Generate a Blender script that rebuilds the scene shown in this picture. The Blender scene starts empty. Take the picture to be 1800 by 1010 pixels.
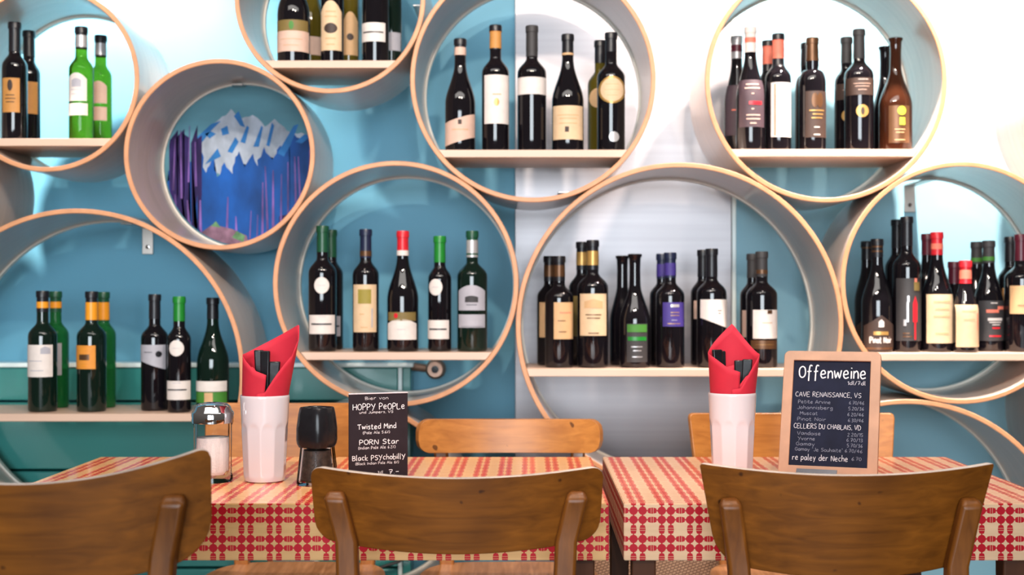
import bpy, bmesh, math, random
from math import pi, sin, cos, sqrt, radians, asin
from mathutils import Vector, Matrix

S = bpy.context.scene
COL = S.collection
random.seed(7)

# ------------------------------------------------------------------ camera, world, lights, exposure
F, CX, CY, ZE = 2300.0, 930.0, 520.0, 1.067      # focal length and optical axis in photo pixels, eye height

cam = bpy.data.cameras.new('camera'); camo = bpy.data.objects.new('camera', cam); COL.objects.link(camo)
camo.location = (0, 0, ZE); camo.rotation_euler = (pi / 2, 0, 0)
cam.sensor_width = 36.0; cam.lens = F / 1800 * 36
cam.shift_x = -(CX - 900) / 1800; cam.shift_y = (CY - 505) / 1800
cam.clip_start = 0.05; cam.clip_end = 60
cam.dof.use_dof = True; cam.dof.focus_distance = 2.2; cam.dof.aperture_fstop = 4.5
S.camera = camo

S.view_settings.view_transform = 'Standard'
S.view_settings.look = 'None'
S.view_settings.exposure = 0.0
S.view_settings.gamma = 1.0
S.view_settings.use_curve_mapping = False
S.cycles.use_denoising = True
S.cycles.max_bounces = 10
S.cycles.caustics_reflective = False
S.cycles.caustics_refractive = False
S.cycles.sample_clamp_indirect = 6.0

W = bpy.data.worlds.new('room_light'); S.world = W; W.use_nodes = True
wn = W.node_tree.nodes; wl = W.node_tree.links
bg = wn['Background']; bg.inputs[1].default_value = 0.12
tc = wn.new('ShaderNodeTexCoord'); sx = wn.new('ShaderNodeSeparateXYZ'); wl.new(tc.outputs['Generated'], sx.inputs[0])
cr = wn.new('ShaderNodeValToRGB'); wl.new(sx.outputs['Z'], cr.inputs[0]); wl.new(cr.outputs[0], bg.inputs[0])
mr = wn.new('ShaderNodeMapRange'); mr.inputs[1].default_value = -1; mr.inputs[2].default_value = 1
wl.new(sx.outputs['Z'], mr.inputs[0]); wl.new(mr.outputs[0], cr.inputs[0])
cr.color_ramp.elements[0].position = 0.30; cr.color_ramp.elements[0].color = (.20, .15, .12, 1)
cr.color_ramp.elements[1].position = 0.62; cr.color_ramp.elements[1].color = (1.0, .86, .78, 1)


def spot(name, loc, target, energy, col, size, blend, radius):
    l = bpy.data.lights.new(name, 'SPOT'); l.energy = energy; l.color = col
    l.spot_size = radians(size); l.spot_blend = blend; l.shadow_soft_size = radius
    o = bpy.data.objects.new(name, l); COL.objects.link(o); o.location = loc
    o.rotation_euler = (Vector(target) - Vector(loc)).to_track_quat('-Z', 'Y').to_euler()
    return o


def area(name, loc, target, energy, col, sx_, sy_):
    l = bpy.data.lights.new(name, 'AREA'); l.energy = energy; l.color = col
    l.shape = 'RECTANGLE'; l.size = sx_; l.size_y = sy_
    o = bpy.data.objects.new(name, l); COL.objects.link(o); o.location = loc
    o.rotation_euler = (Vector(target) - Vector(loc)).to_track_quat('-Z', 'Y').to_euler()
    return o


WARM = (1.0, .84, .70)
spot('wall_washer_spot', (-1.50, 2.95, 2.62), (-1.18, 3.58, 1.72), 480, (1, .86, .76), 56, .7, .04)
spot('wall_washer_spot', (.97, 2.87, 2.70), (1.06, 3.58, 1.62), 720, (1, .84, .74), 88, .8, .04)
spot('wall_washer_spot', (.44, 3.05, 2.75), (.44, 3.58, 1.6), 55, (1, .84, .72), 60, .9, .03)
spot('table_spot', (-.55, 2.35, 2.75), (-.45, 2.3, .75), 42, WARM, 70, .8, .05)
spot('table_spot', (.55, 2.35, 2.75), (.5, 2.3, .75), 55, (1, .88, .80), 70, .8, .05)
spot('ceiling_spot', (-.30, .9, 2.6), (-.1, 3.2, 1.2), 100, WARM, 75, .6, .045)
spot('ceiling_spot', (.42, .9, 2.6), (.2, 3.2, 1.2), 100, WARM, 75, .6, .045)
area('overhead_wall_fill', (-.2, 1.35, 2.75), (-.2, 3.58, .9), 30, (1, .95, .9), 3.0, .5)  # added soft fill to brighten the wall; no real fixture
area('street_window_light', (-.3, -5.0, 1.7), (0, 3.5, 1.2), 420, (.84, .93, 1.0), 3.6, 2.0)


# ------------------------------------------------------------------ materials
def nodes(m):
    m.use_nodes = True
    return m.node_tree.nodes, m.node_tree.links, m.node_tree.nodes['Principled BSDF']


MATS = {}


def M(name, col, rough=.5, metal=0., trans=0., coat=0., noise=None, ior=1.5, spec=.5, bump=None, aniso=0.):
    if name in MATS: return MATS[name]
    m = bpy.data.materials.new(name); n, l, p = nodes(m)
    p.inputs['Base Color'].default_value = (*col, 1); p.inputs['Roughness'].default_value = rough
    p.inputs['Metallic'].default_value = metal; p.inputs['Transmission Weight'].default_value = trans
    p.inputs['Coat Weight'].default_value = coat; p.inputs['Coat Roughness'].default_value = .08
    p.inputs['IOR'].default_value = ior; p.inputs['Specular IOR Level'].default_value = spec
    p.inputs['Anisotropic'].default_value = aniso
    if noise or bump:
        t = n.new('ShaderNodeTexCoord'); mp = n.new('ShaderNodeMapping'); l.new(t.outputs['Object'], mp.inputs[0])
        sc = noise[0] if noise else bump[0]
        mp.inputs['Scale'].default_value = sc if isinstance(sc, tuple) else (sc,) * 3
        nz = n.new('ShaderNodeTexNoise'); nz.inputs['Scale'].default_value = 1; nz.inputs['Detail'].default_value = 5
        l.new(mp.outputs[0], nz.inputs['Vector'])
        if noise:
            r = n.new('ShaderNodeValToRGB'); a = noise[1]
            r.color_ramp.elements[0].position = .3; r.color_ramp.elements[1].position = .7
            r.color_ramp.elements[0].color = (*[c * (1 - a) for c in col], 1)
            r.color_ramp.elements[1].color = (*[min(1, c * (1 + a)) for c in col], 1)
            l.new(nz.outputs[0], r.inputs[0]); l.new(r.outputs[0], p.inputs['Base Color'])
        if bump:
            b = n.new('ShaderNodeBump'); b.inputs['Strength'].default_value = bump[1]; b.inputs['Distance'].default_value = .002
            l.new(nz.outputs[0], b.inputs['Height']); l.new(b.outputs[0], p.inputs['Normal'])
    MATS[name] = m
    return m


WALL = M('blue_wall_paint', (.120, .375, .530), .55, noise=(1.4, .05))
HOOP = M('beech_veneer_hoop', (.56, .46, .40), .30, coat=.35, noise=((6, 60, 6), .07))
EDGE = M('plywood_edge', (.62, .29, .14), .45, noise=((30, 30, 30), .10))
RIMLIT = M('painted_rim_light', (.78, .74, .66), .4, noise=(20, .04))
SHELF = M('pale_shelf_board', (.66, .46, .35), .4, noise=((3, 40, 40), .05))
STEEL = M('brushed_steel_sheet', (.36, .34, .355), .40, metal=.55, aniso=.3, noise=((.8, 3, 60), .06))
CHROME = M('chrome', (.85, .85, .86), .07, metal=1., noise=(40, .03))
WALLPALE = M('pale_blue_wall_section', (.215, .430, .530), .5, noise=(1.4, .05))  # paler blue for the wall right of the steel sheet
BRACKET = M('bracket_steel', (.55, .50, .46), .32, metal=1., noise=(30, .06))
GREENRAD = M('radiator_green_enamel', (.030, .235, .215), .30, coat=.5, noise=(3, .06))
RADEDGE = M('pale_trim_and_lit_top', (.84, .97, .96), .3, coat=.5, noise=(10, .04))  # pale trim; also paints the light along the radiator's top edge
VALVE = M('valve_bronze', (.36, .22, .16), .4, metal=.6, noise=(40, .1))
FLOOR = M('dark_oak_floor', (.10, .055, .03), .45, noise=((2, 18, 2), .3))
DARKWOOD = M('dark_stained_wood', (.050, .018, .008), .6, noise=((30, 30, 3), .3), spec=.2)
INK = M('black_ink', (.012, .012, .014), .6, noise=(60, .2))
RUBBER = M('black_plastic', (.010, .010, .012), .22, spec=.22, noise=(60, .15), bump=(700, .1))
CABLE = M('black_cable', (.010, .010, .012), .4, noise=(60, .2))
CHALK = M('white_chalk', (.80, .76, .78), .9, noise=(900, .10))
CHALKDIM = M('faint_chalk', (.22, .23, .30), .9, noise=(900, .2))
SLATE = M('black_card', (.020, .014, .018), .6, noise=(40, .12), spec=.14)
BOARD = M('blue_black_chalkboard', (.006, .008, .022), .65, noise=(30, .25), spec=.12)
FRAMEWOOD = M('light_brown_frame_wood', (.36, .19, .115), .45, noise=((25, 4, 25), .14))
CERAMIC = M('white_ceramic', (.62, .57, .60), .14, coat=.6, noise=(8, .01))
NAPKIN = M('red_paper_napkin', (.47, .009, .030), .8, noise=(30, .06), bump=(900, .25))
def thin_glass(name):
    """thin clear glass: fresnel mix of a clear transparent wall and a sharp reflection"""
    m = bpy.data.materials.new(name); n, l, p = nodes(m)
    tr = n.new('ShaderNodeBsdfTransparent'); gl = n.new('ShaderNodeBsdfGlossy'); gl.inputs['Roughness'].default_value = .02
    lw = n.new('ShaderNodeLayerWeight'); lw.inputs['Blend'].default_value = .10
    ra = n.new('ShaderNodeValToRGB'); l.new(lw.outputs['Facing'], ra.inputs[0])
    ra.color_ramp.elements[0].position = .35; ra.color_ramp.elements[0].color = (.96, .96, .96, 1)
    ra.color_ramp.elements[1].position = .95; ra.color_ramp.elements[1].color = (.90, .87, .86, 1)
    l.new(ra.outputs[0], tr.inputs[0])
    mx = n.new('ShaderNodeMixShader'); l.new(lw.outputs['Fresnel'], mx.inputs[0]); l.new(tr.outputs[0], mx.inputs[1]); l.new(gl.outputs[0], mx.inputs[2])
    l.new(mx.outputs[0], n['Material Output'].inputs[0])
    return m


GLASSJ = thin_glass('clear_glass')
SALT = M('white_sugar', (.86, .80, .79), .9, noise=(400, .05), bump=(800, .4))
PEPPER = M('black_peppercorn', (.035, .022, .016), .55, noise=(120, .7))
DARKMETAL = M('dark_metal_clip', (.050, .055, .070), .35, metal=.3, noise=(60, .1))


def wood(name, c0, c1, rough=.33, coat=.25, axis=0, spec=.5):
    """varnished plywood: stretched grain, faint dark specks, worn pale patches"""
    if name in MATS: return MATS[name]
    m = bpy.data.materials.new(name); n, l, p = nodes(m)
    t = n.new('ShaderNodeTexCoord'); mp = n.new('ShaderNodeMapping'); l.new(t.outputs['Object'], mp.inputs[0])
    s = [60, 60, 60]; s[axis] = 3.5; mp.inputs['Scale'].default_value = s
    nz = n.new('ShaderNodeTexNoise'); nz.inputs['Scale'].default_value = 1.4; nz.inputs['Detail'].default_value = 6
    nz.inputs['Distortion'].default_value = .6
    l.new(mp.outputs[0], nz.inputs['Vector'])
    r = n.new('ShaderNodeValToRGB'); l.new(nz.outputs[0], r.inputs[0])
    r.color_ramp.elements[0].position = .25; r.color_ramp.elements[0].color = (*c0, 1)
    r.color_ramp.elements[1].position = .72; r.color_ramp.elements[1].color = (*c1, 1)
    n2 = n.new('ShaderNodeTexNoise'); n2.inputs['Scale'].default_value = 9; n2.inputs['Detail'].default_value = 3
    l.new(t.outputs['Object'], n2.inputs['Vector'])
    mx = n.new('ShaderNodeMix'); mx.data_type = 'RGBA'; mx.blend_type = 'MULTIPLY'; mx.inputs[0].default_value = .55
    r2 = n.new('ShaderNodeValToRGB'); l.new(n2.outputs[0], r2.inputs[0])
    r2.color_ramp.elements[0].position = .25; r2.color_ramp.elements[0].color = (.45, .40, .36, 1)
    r2.color_ramp.elements[1].position = .6; r2.color_ramp.elements[1].color = (1, 1, 1, 1)
    l.new(r.outputs[0], mx.inputs[6]); l.new(r2.outputs[0], mx.inputs[7])
    n3 = n.new('ShaderNodeTexNoise'); n3.inputs['Scale'].default_value = 55; n3.inputs['Detail'].default_value = 0
    l.new(t.outputs['Object'], n3.inputs['Vector'])
    r3 = n.new('ShaderNodeValToRGB'); l.new(n3.outputs[0], r3.inputs[0])
    r3.color_ramp.elements[0].position = .14; r3.color_ramp.elements[0].color = (.12, .07, .05, 1)
    r3.color_ramp.elements[1].position = .19; r3.color_ramp.elements[1].color = (1, 1, 1, 1)
    m2 = n.new('ShaderNodeMix'); m2.data_type = 'RGBA'; m2.blend_type = 'MULTIPLY'; m2.inputs[0].default_value = .8
    l.new(mx.outputs[2], m2.inputs[6]); l.new(r3.outputs[0], m2.inputs[7])
    l.new(m2.outputs[2], p.inputs['Base Color'])
    p.inputs['Roughness'].default_value = rough; p.inputs['Coat Weight'].default_value = coat
    p.inputs['Coat Roughness'].default_value = .2; p.inputs['Specular IOR Level'].default_value = spec
    b = n.new('ShaderNodeBump'); b.inputs['Strength'].default_value = .08; b.inputs['Distance'].default_value = .002
    l.new(nz.outputs[0], b.inputs['Height']); l.new(b.outputs[0], p.inputs['Normal'])
    MATS[name] = m
    return m


WORNLIT = M('worn_highlit_ply_edge', (.58, .47, .40), .4, noise=((14, 60, 60), .25))  # worn ply edge, paled to paint in the overhead highlight
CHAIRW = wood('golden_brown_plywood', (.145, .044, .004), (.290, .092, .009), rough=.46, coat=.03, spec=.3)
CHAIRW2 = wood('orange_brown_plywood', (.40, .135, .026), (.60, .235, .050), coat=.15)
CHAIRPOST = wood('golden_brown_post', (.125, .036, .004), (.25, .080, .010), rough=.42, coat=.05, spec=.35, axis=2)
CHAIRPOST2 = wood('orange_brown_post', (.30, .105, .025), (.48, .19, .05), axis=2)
SEATW = wood('worn_seat_plywood', (.30, .12, .04), (.58, .28, .13), axis=1)


def pattern_mat(name, ground, ground2, top):
    """the laminate's woven check of red discs and barrels, in surface metres (UV)"""
    m = bpy.data.materials.new(name); n, l, p = nodes(m)

    def op(kind, a, b=None, c=None):
        q = n.new('ShaderNodeMath'); q.operation = kind
        for i, v in enumerate((a, b, c)):
            if v is None: continue
            if isinstance(v, (int, float)): q.inputs[i].default_value = v
            else: l.new(v, q.inputs[i])
        return q.outputs[0]
    P = .0432; s = .00695
    uv = n.new('ShaderNodeUVMap'); sp = n.new('ShaderNodeSeparateXYZ'); l.new(uv.outputs[0], sp.inputs[0])

    def fold(x):
        f = op('FRACT', op('DIVIDE', x, P))
        return op('MULTIPLY', op('ABSOLUTE', op('SUBTRACT', f, .5)), P)
    u, v = fold(sp.outputs[0]), fold(sp.outputs[1])
    du, dv = op('ABSOLUTE', op('SUBTRACT', u, s)), op('ABSOLUTE', op('SUBTRACT', v, s))
    disc = op('LESS_THAN', op('ADD', op('MULTIPLY', du, du), op('MULTIPLY', dv, dv)), .00640 ** 2)

    def strand(d, along):
        e = op('SUBTRACT', P / 2, along)
        q = op('MAXIMUM', op('SUBTRACT', 1, op('POWER', op('DIVIDE', e, .0088), 2)), 0)
        w = op('MULTIPLY', op('SQRT', q), .0047)
        body = op('MULTIPLY', op('LESS_THAN', d, w), op('LESS_THAN', e, .0066))
        slit = op('LESS_THAN', op('ABSOLUTE', op('SUBTRACT', e, .0017)), .0004)
        body = op('MULTIPLY', body, op('SUBTRACT', 1, op('MULTIPLY', slit, .65)))
        return op('MAXIMUM', body, op('MULTIPLY', op('LESS_THAN', d, .0011), op('GREATER_THAN', e, .0055)))
    sv = strand(du, v)
    if top:
        dash = op('MULTIPLY', op('LESS_THAN', op('ABSOLUTE', op('SUBTRACT', v, .0110)), .0008),
                  op('LESS_THAN', op('SUBTRACT', P / 2, u), .0052))
        mask = op('MAXIMUM', op('MAXIMUM', disc, sv), op('MULTIPLY', dash, .55))
    else:
        mask = op('MAXIMUM', op('MAXIMUM', disc, sv), strand(dv, u))
    t = n.new('ShaderNodeTexCoord'); mp = n.new('ShaderNodeMapping'); l.new(t.outputs['Object'], mp.inputs[0])
    mp.inputs['Scale'].default_value = (8, 90, 90)
    nz = n.new('ShaderNodeTexNoise'); nz.inputs['Scale'].default_value = 1; nz.inputs['Detail'].default_value = 4
    l.new(mp.outputs[0], nz.inputs['Vector'])
    r = n.new('ShaderNodeValToRGB'); l.new(nz.outputs[0], r.inputs[0])
    r.color_ramp.elements[0].position = .3; r.color_ramp.elements[0].color = (*ground, 1)
    r.color_ramp.elements[1].position = .7; r.color_ramp.elements[1].color = (*ground2, 1)
    mx = n.new('ShaderNodeMix'); mx.data_type = 'RGBA'; l.new(mask, mx.inputs[0])
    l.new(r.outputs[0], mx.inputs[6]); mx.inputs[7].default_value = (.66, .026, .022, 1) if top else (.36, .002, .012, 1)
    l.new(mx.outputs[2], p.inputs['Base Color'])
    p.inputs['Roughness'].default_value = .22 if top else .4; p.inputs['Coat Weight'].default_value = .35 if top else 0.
    p.inputs['Specular IOR Level'].default_value = .5 if top else .2
    p.inputs['Coat Roughness'].default_value = .10
    return m


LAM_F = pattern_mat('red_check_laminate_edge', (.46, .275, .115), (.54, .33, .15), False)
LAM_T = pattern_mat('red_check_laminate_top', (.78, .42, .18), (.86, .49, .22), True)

LAM_F2 = pattern_mat('red_check_lit_laminate_edge', (.54, .36, .22), (.62, .42, .27), False)  # same laminate paled, light from the right painted into its colour
LAM_T2 = pattern_mat('red_check_lit_laminate_top', (.80, .50, .31), (.88, .57, .36), True)


# ------------------------------------------------------------------ object helpers
def tag(o, label=None, cat=None, group=None, kind=None):
    if label: o['label'] = label
    if cat: o['category'] = cat
    if group: o['group'] = group
    if kind: o['kind'] = kind
    return o


def thing(name, label, cat, loc=(0, 0, 0), rz=0, group=None):
    o = bpy.data.objects.new(name, None); COL.objects.link(o)
    o.location = loc; o.rotation_euler = (0, 0, rz); o.empty_display_size = .05
    return tag(o, label, cat, group)


def obj(name, bm, mats, parent=None, smooth=True, bevel=None, angle=40):
    me = bpy.data.meshes.new(name)
    bmesh.ops.recalc_face_normals(bm, faces=bm.faces[:])
    bm.to_mesh(me); bm.free()
    for mt in (mats if isinstance(mats, (list, tuple)) else [mats]): me.materials.append(mt)
    o = bpy.data.objects.new(name, me); COL.objects.link(o)
    if parent: o.parent = parent
    if smooth:
        for f in me.polygons: f.use_smooth = True
        me.set_sharp_from_angle(angle=radians(angle))
    if bevel:
        b = o.modifiers.new('bevel', 'BEVEL'); b.width = bevel; b.segments = 3; b.limit_method = 'ANGLE'
        b.angle_limit = radians(40); b.harden_normals = False
    return o


def box(bm, x0, x1, y0, y1, z0, z1, mat=0):
    v = [bm.verts.new(p) for p in ((x0, y0, z0), (x1, y0, z0), (x1, y1, z0), (x0, y1, z0),
                                   (x0, y0, z1), (x1, y0, z1), (x1, y1, z1), (x0, y1, z1))]
    for q in ((0, 1, 2, 3), (4, 5, 6, 7), (0, 1, 5, 4), (1, 2, 6, 5), (2, 3, 7, 6), (3, 0, 4, 7)):
        f = bm.faces.new([v[i] for i in q]); f.material_index = mat
    return v


def lathe(bm, prof, n=40, axis='z', origin=(0, 0, 0), close=False, matf=None, rfun=None):
    """prof: list of (r, h). r==0 ends become poles."""
    rings = []
    ox, oy, oz = origin
    for k, (r, h) in enumerate(prof):
        if r <= 1e-7:
            p = (ox, oy, oz + h) if axis == 'z' else (ox, oy + h, oz)
            rings.append([bm.verts.new(p)])
            continue
        row = []
        for i in range(n):
            a = 2 * pi * i / n
            rr = rfun(r, h, a) if rfun else r
            p = (ox + rr * cos(a), oy + rr * sin(a), oz + h) if axis == 'z' else (ox + rr * cos(a), oy + h, oz + rr * sin(a))
            row.append(bm.verts.new(p))
        rings.append(row)
    pairs = [(k, k + 1) for k in range(len(rings) - 1)]
    if close: pairs.append((len(rings) - 1, 0))
    for k, (i0, i1) in enumerate(pairs):
        A, B = rings[i0], rings[i1]
        for i in range(n):
            j = (i + 1) % n
            if len(A) == 1 and len(B) == 1: break
            if len(A) == 1: f = bm.faces.new((A[0], B[i], B[j]))
            elif len(B) == 1: f = bm.faces.new((A[i], A[j], B[0]))
            else: f = bm.faces.new((A[i], A[j], B[j], B[i]))
            if matf: f.material_index = matf(k)
    return rings


def tube(bm, pts, r, n=10, cap=True):
    """round tube along a polyline"""
    P = [Vector(p) for p in pts]; rows = []
    up = Vector((0, 0, 1))
    for i, p in enumerate(P):
        d = (P[min(i + 1, len(P) - 1)] - P[max(i - 1, 0)]).normalized()
        a = d.cross(up)
        if a.length < 1e-4: a = d.cross(Vector((1, 0, 0)))
        a.normalize(); b = d.cross(a)
        rr = r[i] if isinstance(r, (list, tuple)) else r
        rows.append([bm.verts.new(p + a * rr * cos(2 * pi * k / n) + b * rr * sin(2 * pi * k / n)) for k in range(n)])
    for A, B in zip(rows, rows[1:]):
        for k in range(n): bm.faces.new((A[k], A[(k + 1) % n], B[(k + 1) % n], B[k]))
    if cap: bm.faces.new(rows[0]); bm.faces.new(rows[-1][::-1])


def bar(bm, pts, wx, wy):
    """rectangular bar along a mostly vertical polyline; wx, wy numbers or lists"""
    rows = []
    for i, (x, y, z) in enumerate(pts):
        a = (wx[i] if isinstance(wx, (list, tuple)) else wx) / 2
        b = (wy[i] if isinstance(wy, (list, tuple)) else wy) / 2
        rows.append([bm.verts.new(q) for q in ((x - a, y - b, z), (x + a, y - b, z), (x + a, y + b, z), (x - a, y + b, z))])
    for A, B in zip(rows, rows[1:]):
        for k in range(4): bm.faces.new((A[k], A[(k + 1) % 4], B[(k + 1) % 4], B[k]))
    bm.faces.new(rows[0]); bm.faces.new(rows[-1])


def px(x, y, Y):
    """photo pixel at distance Y -> world point"""
    return Vector(((x - CX) * Y / F, Y, ZE + (CY - y) * Y / F))


# ------------------------------------------------------------------ hand lettering (stroke alphabet on a 4 x 6 grid)
GL = {
 'A': '0,0 2,6 4,0;.8,2.2 3.3,2', 'B': '.3,0 .2,6;.2,6 2.6,5.6 2.8,4 .4,3.2;.4,3.2 3.3,2.4 3.1,.6 .3,0', 'C': '3.6,5.2 2.2,6 .8,5 .2,3 .8,.8 2.2,0 3.8,.6',
 'D': '.2,0 .2,6 2,5.6 3.6,3.8 3.4,1.4 2,.1 .2,0', 'E': '3.5,6 .4,5.8 .2,0 3.6,.2;.3,3 2.8,3.2', 'F': '3.5,6 .4,5.8 .2,0;.3,3 2.6,3.2', 'G': '3.6,5 2,6 .5,4.4 .4,1.5 2,0 3.6,1 3.6,2.8 2.2,2.8',
 'H': '.2,6 .2,0;3.6,6 3.6,0;.2,3 3.6,3.2', 'I': '.5,6 .5,0', 'J': '2.8,6 2.8,1.2 1.8,0 .3,.8', 'L': '.3,6 .3,0 3.4,.2', 'M': '.2,0 .6,6 2.2,2.4 3.9,6 4.2,0', 'N': '.2,0 .3,6 3.4,0 3.6,6',
 'O': '2,6 .6,5 .2,3 .7,.8 2,0 3.4,.9 3.8,3 3.3,5.2 2,6', 'P': '.3,-.4 .3,6 2.4,5.9 3.2,4.6 2.4,3.1 .4,2.6', 'R': '.2,0 .2,6 2.6,5.8 3,4.3 .4,3;1.2,3 3.6,-.2', 'S': '3.4,5.4 2,6 .6,5 .9,3.6 3,2.6 3.2,1 1.8,0 .2,.6',
 'T': '-.2,5.8 4,6.1;1.9,6 1.9,0', 'U': '.2,6 .4,1.2 1.8,0 3.2,1 3.4,6', 'V': '0,6 1.8,0 3.8,6.4', 'W': '0,6 1.2,0 2.4,4.4 3.5,0 5,6.6', 'Y': '0,6 1.9,3;3.9,6.2 1.2,-1.2',
 'a': '3,3.6 1.4,4 .3,2.4 .9,.2 2.2,.6 3,3.6;3,3.6 3.2,0', 'b': '.3,7 .3,.2 2.2,0 3,1.8 2.2,3.6 .4,2.8', 'c': '2.8,3.4 1.5,4 .4,2.4 1,.2 2.8,.4', 'd': '3,3.2 1.4,3.8 .3,2 1.2,.1 3,1;3,7 3.1,0', 'e': '.4,1.9 2.8,2.4 2.2,4 .8,3.6 .3,1.6 1.3,0 3.2,.6',
 'f': '2.8,6.4 1.8,6.8 1.2,5 1,-1.6;.1,3.4 2.4,3.6', 'g': '2.8,3.4 1.2,4 .4,2.2 1.2,.6 2.8,1.6;2.8,4 2.6,-1.4 1.2,-2.2 .2,-1.4', 'h': '.3,7 .3,0;.3,2.6 1.8,3.9 2.7,2.8 2.8,0', 'i': '.5,4 .5,0;.5,5.4 .6,5.8', 'j': '1.4,4 1.2,-1.4 .2,-2;1.4,5.4 1.5,5.8',
 'k': '.3,7 .3,0;2.7,3.8 .4,1.7 2.8,-.1', 'l': '.5,7 .5,.4 1.1,0', 'm': '.2,4 .3,0;.3,2.8 1.3,4 2,2.8 2,0;2,2.8 3.2,4 3.9,2.8 3.9,0', 'n': '.3,4 .3,0;.3,2.6 1.7,4 2.7,2.8 2.8,0', 'o': '1.6,4 .4,3 .4,1 1.6,0 2.8,1 2.8,3 1.6,4',
 'p': '.3,4 .2,-2.2;.3,3 1.8,4 2.9,2.4 2,.2 .4,.8', 'r': '.4,4 .4,0;.4,2.4 1.4,3.8 2.6,3.6', 's': '2.5,3.6 1.2,4 .5,3 2.3,1.4 1.8,.1 .2,.3', 't': '1.1,6 1,.6 1.8,0 2.6,.4;0,4 2.4,4.1', 'u': '.3,4 .4,.8 1.4,0 2.7,1.2;2.8,4 2.8,0', 'v': '.1,4 1.3,0 2.7,4.2',
 'w': '0,4 .9,0 2,3.2 3,0 4,4.2', 'y': '.2,4 1.4,.6;3,4 .9,-2.2', 'z': '.2,4 2.6,4 .3,0 2.8,.1', '0': '1.6,6 .4,4.4 .4,1.6 1.6,0 2.8,1.6 2.8,4.4 1.6,6', '1': '.3,4.6 1.4,6 1.4,0', '2': '.4,5 1.6,6 2.7,4.6 .3,0 3,.1',
 '3': '.4,5.6 2,6 2.6,4.6 1.2,3.2 2.8,1.8 1.8,0 .3,.4', '4': '2.2,0 2.2,6 .2,2 3.2,2', '5': '2.8,6 .6,6 .4,3.4 2.2,3.4 2.7,1.6 1.6,0 .2,.4', '6': '2.6,6 .8,3.8 .4,1.4 1.6,0 2.8,1.4 1.8,2.8 .5,1.8', '7': '.2,6 3,6 1.2,0;.8,3.1 2.6,3.1',
 '8': '1.6,3.2 .5,4.6 1.6,6 2.6,4.6 1.6,3.2 .3,1.6 1.6,0 2.9,1.6 1.6,3.2', '.': '.4,0 .5,.2', ',': '.6,.2 .2,-.9', '-': '.3,2.4 2.6,2.6', '/': '.1,-.6 2.2,6.4', '(': '1.4,6.6 .4,3 1.4,-.8', ')': '.3,6.6 1.3,3 .3,-.8', '%': '.2,0 3,6;.4,5.2 1,5.4;2.4,.6 3,.8', ':': '.4,.4 .5,.6;.4,3 .5,3.2', '"': '.3,6.6 .3,5.2;1,6.6 1,5.2', ' ': '',
}


def glyphs(ch):
    out = []
    for part in GL[ch].split(';'):
        if part: out.append([tuple(float(c) for c in q.split(',')) for q in part.split()])
    return out


def smooth_line(p, k=3):
    if len(p) < 3: return p
    out = [p[0]]
    for i in range(len(p) - 1):
        a, b, c, d = p[max(i - 1, 0)], p[i], p[i + 1], p[min(i + 2, len(p) - 1)]
        for s in range(1, k + 1):
            t = s / k
            out.append(tuple(.5 * (2 * b[j] + (c[j] - a[j]) * t + (2 * a[j] - 5 * b[j] + 4 * c[j] - d[j]) * t * t + (3 * b[j] - a[j] - 3 * c[j] + d[j]) * t ** 3) for j in (0, 1)))
    return out


def text_width(s):
    w = 0
    for ch in s:
        g = glyphs(ch)
        w += (max((q[0] for pl in g for q in pl), default=1.8) + 1.0)
    return w - 1.0


def letter(bm, s, x, z, size, stroke, emit, wobble=.25, width=None, rnd=None):
    """draw s with lower left at (x, z), cap height size; emit maps (x, z) to a 3-D point"""
    rnd = rnd or random.Random(hash(s) & 0xffff if False else sum(map(ord, s)))
    k = size / 6
    kx = k if width is None else width / text_width(s)
    cx_ = x
    for ch in s:
        g = glyphs(ch)
        dz = rnd.uniform(-wobble, wobble) * k
        for pl in g:
            q = smooth_line(pl)
            pts = [(cx_ + a * kx, z + dz + b * k) for a, b in q]
            L = []
            for i, (a, b) in enumerate(pts):
                a0, b0 = pts[max(i - 1, 0)]; a1, b1 = pts[min(i + 1, len(pts) - 1)]
                d = sqrt((a1 - a0) ** 2 + (b1 - b0) ** 2) or 1
                nx, nz = -(b1 - b0) / d * stroke / 2, (a1 - a0) / d * stroke / 2
                L.append((bm.verts.new(emit(a + nx, b + nz)), bm.verts.new(emit(a - nx, b - nz))))
            for (a, b), (c, d) in zip(L, L[1:]):
                try: bm.faces.new((a, b, d, c))
                except ValueError: pass
        cx_ += (max((q[0] for pl in g for q in pl), default=1.8) + 1.0) * kx


# ------------------------------------------------------------------ the setting
YF, YB, YW = 3.13, 3.43, 3.58           # front and back of the round shelves, wall face
PPM = F / YF
xw = px(1288, 0, YW).x
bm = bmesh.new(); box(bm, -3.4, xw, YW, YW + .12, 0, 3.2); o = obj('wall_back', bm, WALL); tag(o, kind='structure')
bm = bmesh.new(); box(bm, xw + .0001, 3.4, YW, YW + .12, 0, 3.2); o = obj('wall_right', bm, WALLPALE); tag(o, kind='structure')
bm = bmesh.new(); box(bm, -3.4, 3.4, -3.2, YW + .12, -.1, 0); o = obj('floor', bm, FLOOR); tag(o, kind='structure')
# brushed steel cladding in the middle of the wall with its pale edge strip
xa, xb = px(905, 0, YW - .012).x, px(1286, 0, YW - .012).x
t = thing('steel_wall_panel', 'tall brushed steel sheet fixed to the blue wall behind the middle shelves', 'wall panel', (0, YW - .012, 0))
bm = bmesh.new(); box(bm, xa, xb, 0, .0118, .10, 3.1); obj('sheet', bm, STEEL, t, bevel=.002)
bm = bmesh.new(); box(bm, xb + .0005, xb + .012, -.004, .0118, .10, 3.1)
e = obj('edge_strip', bm, RADEDGE, t, bevel=.002); e['label'] = 'pale edge strip'

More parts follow.
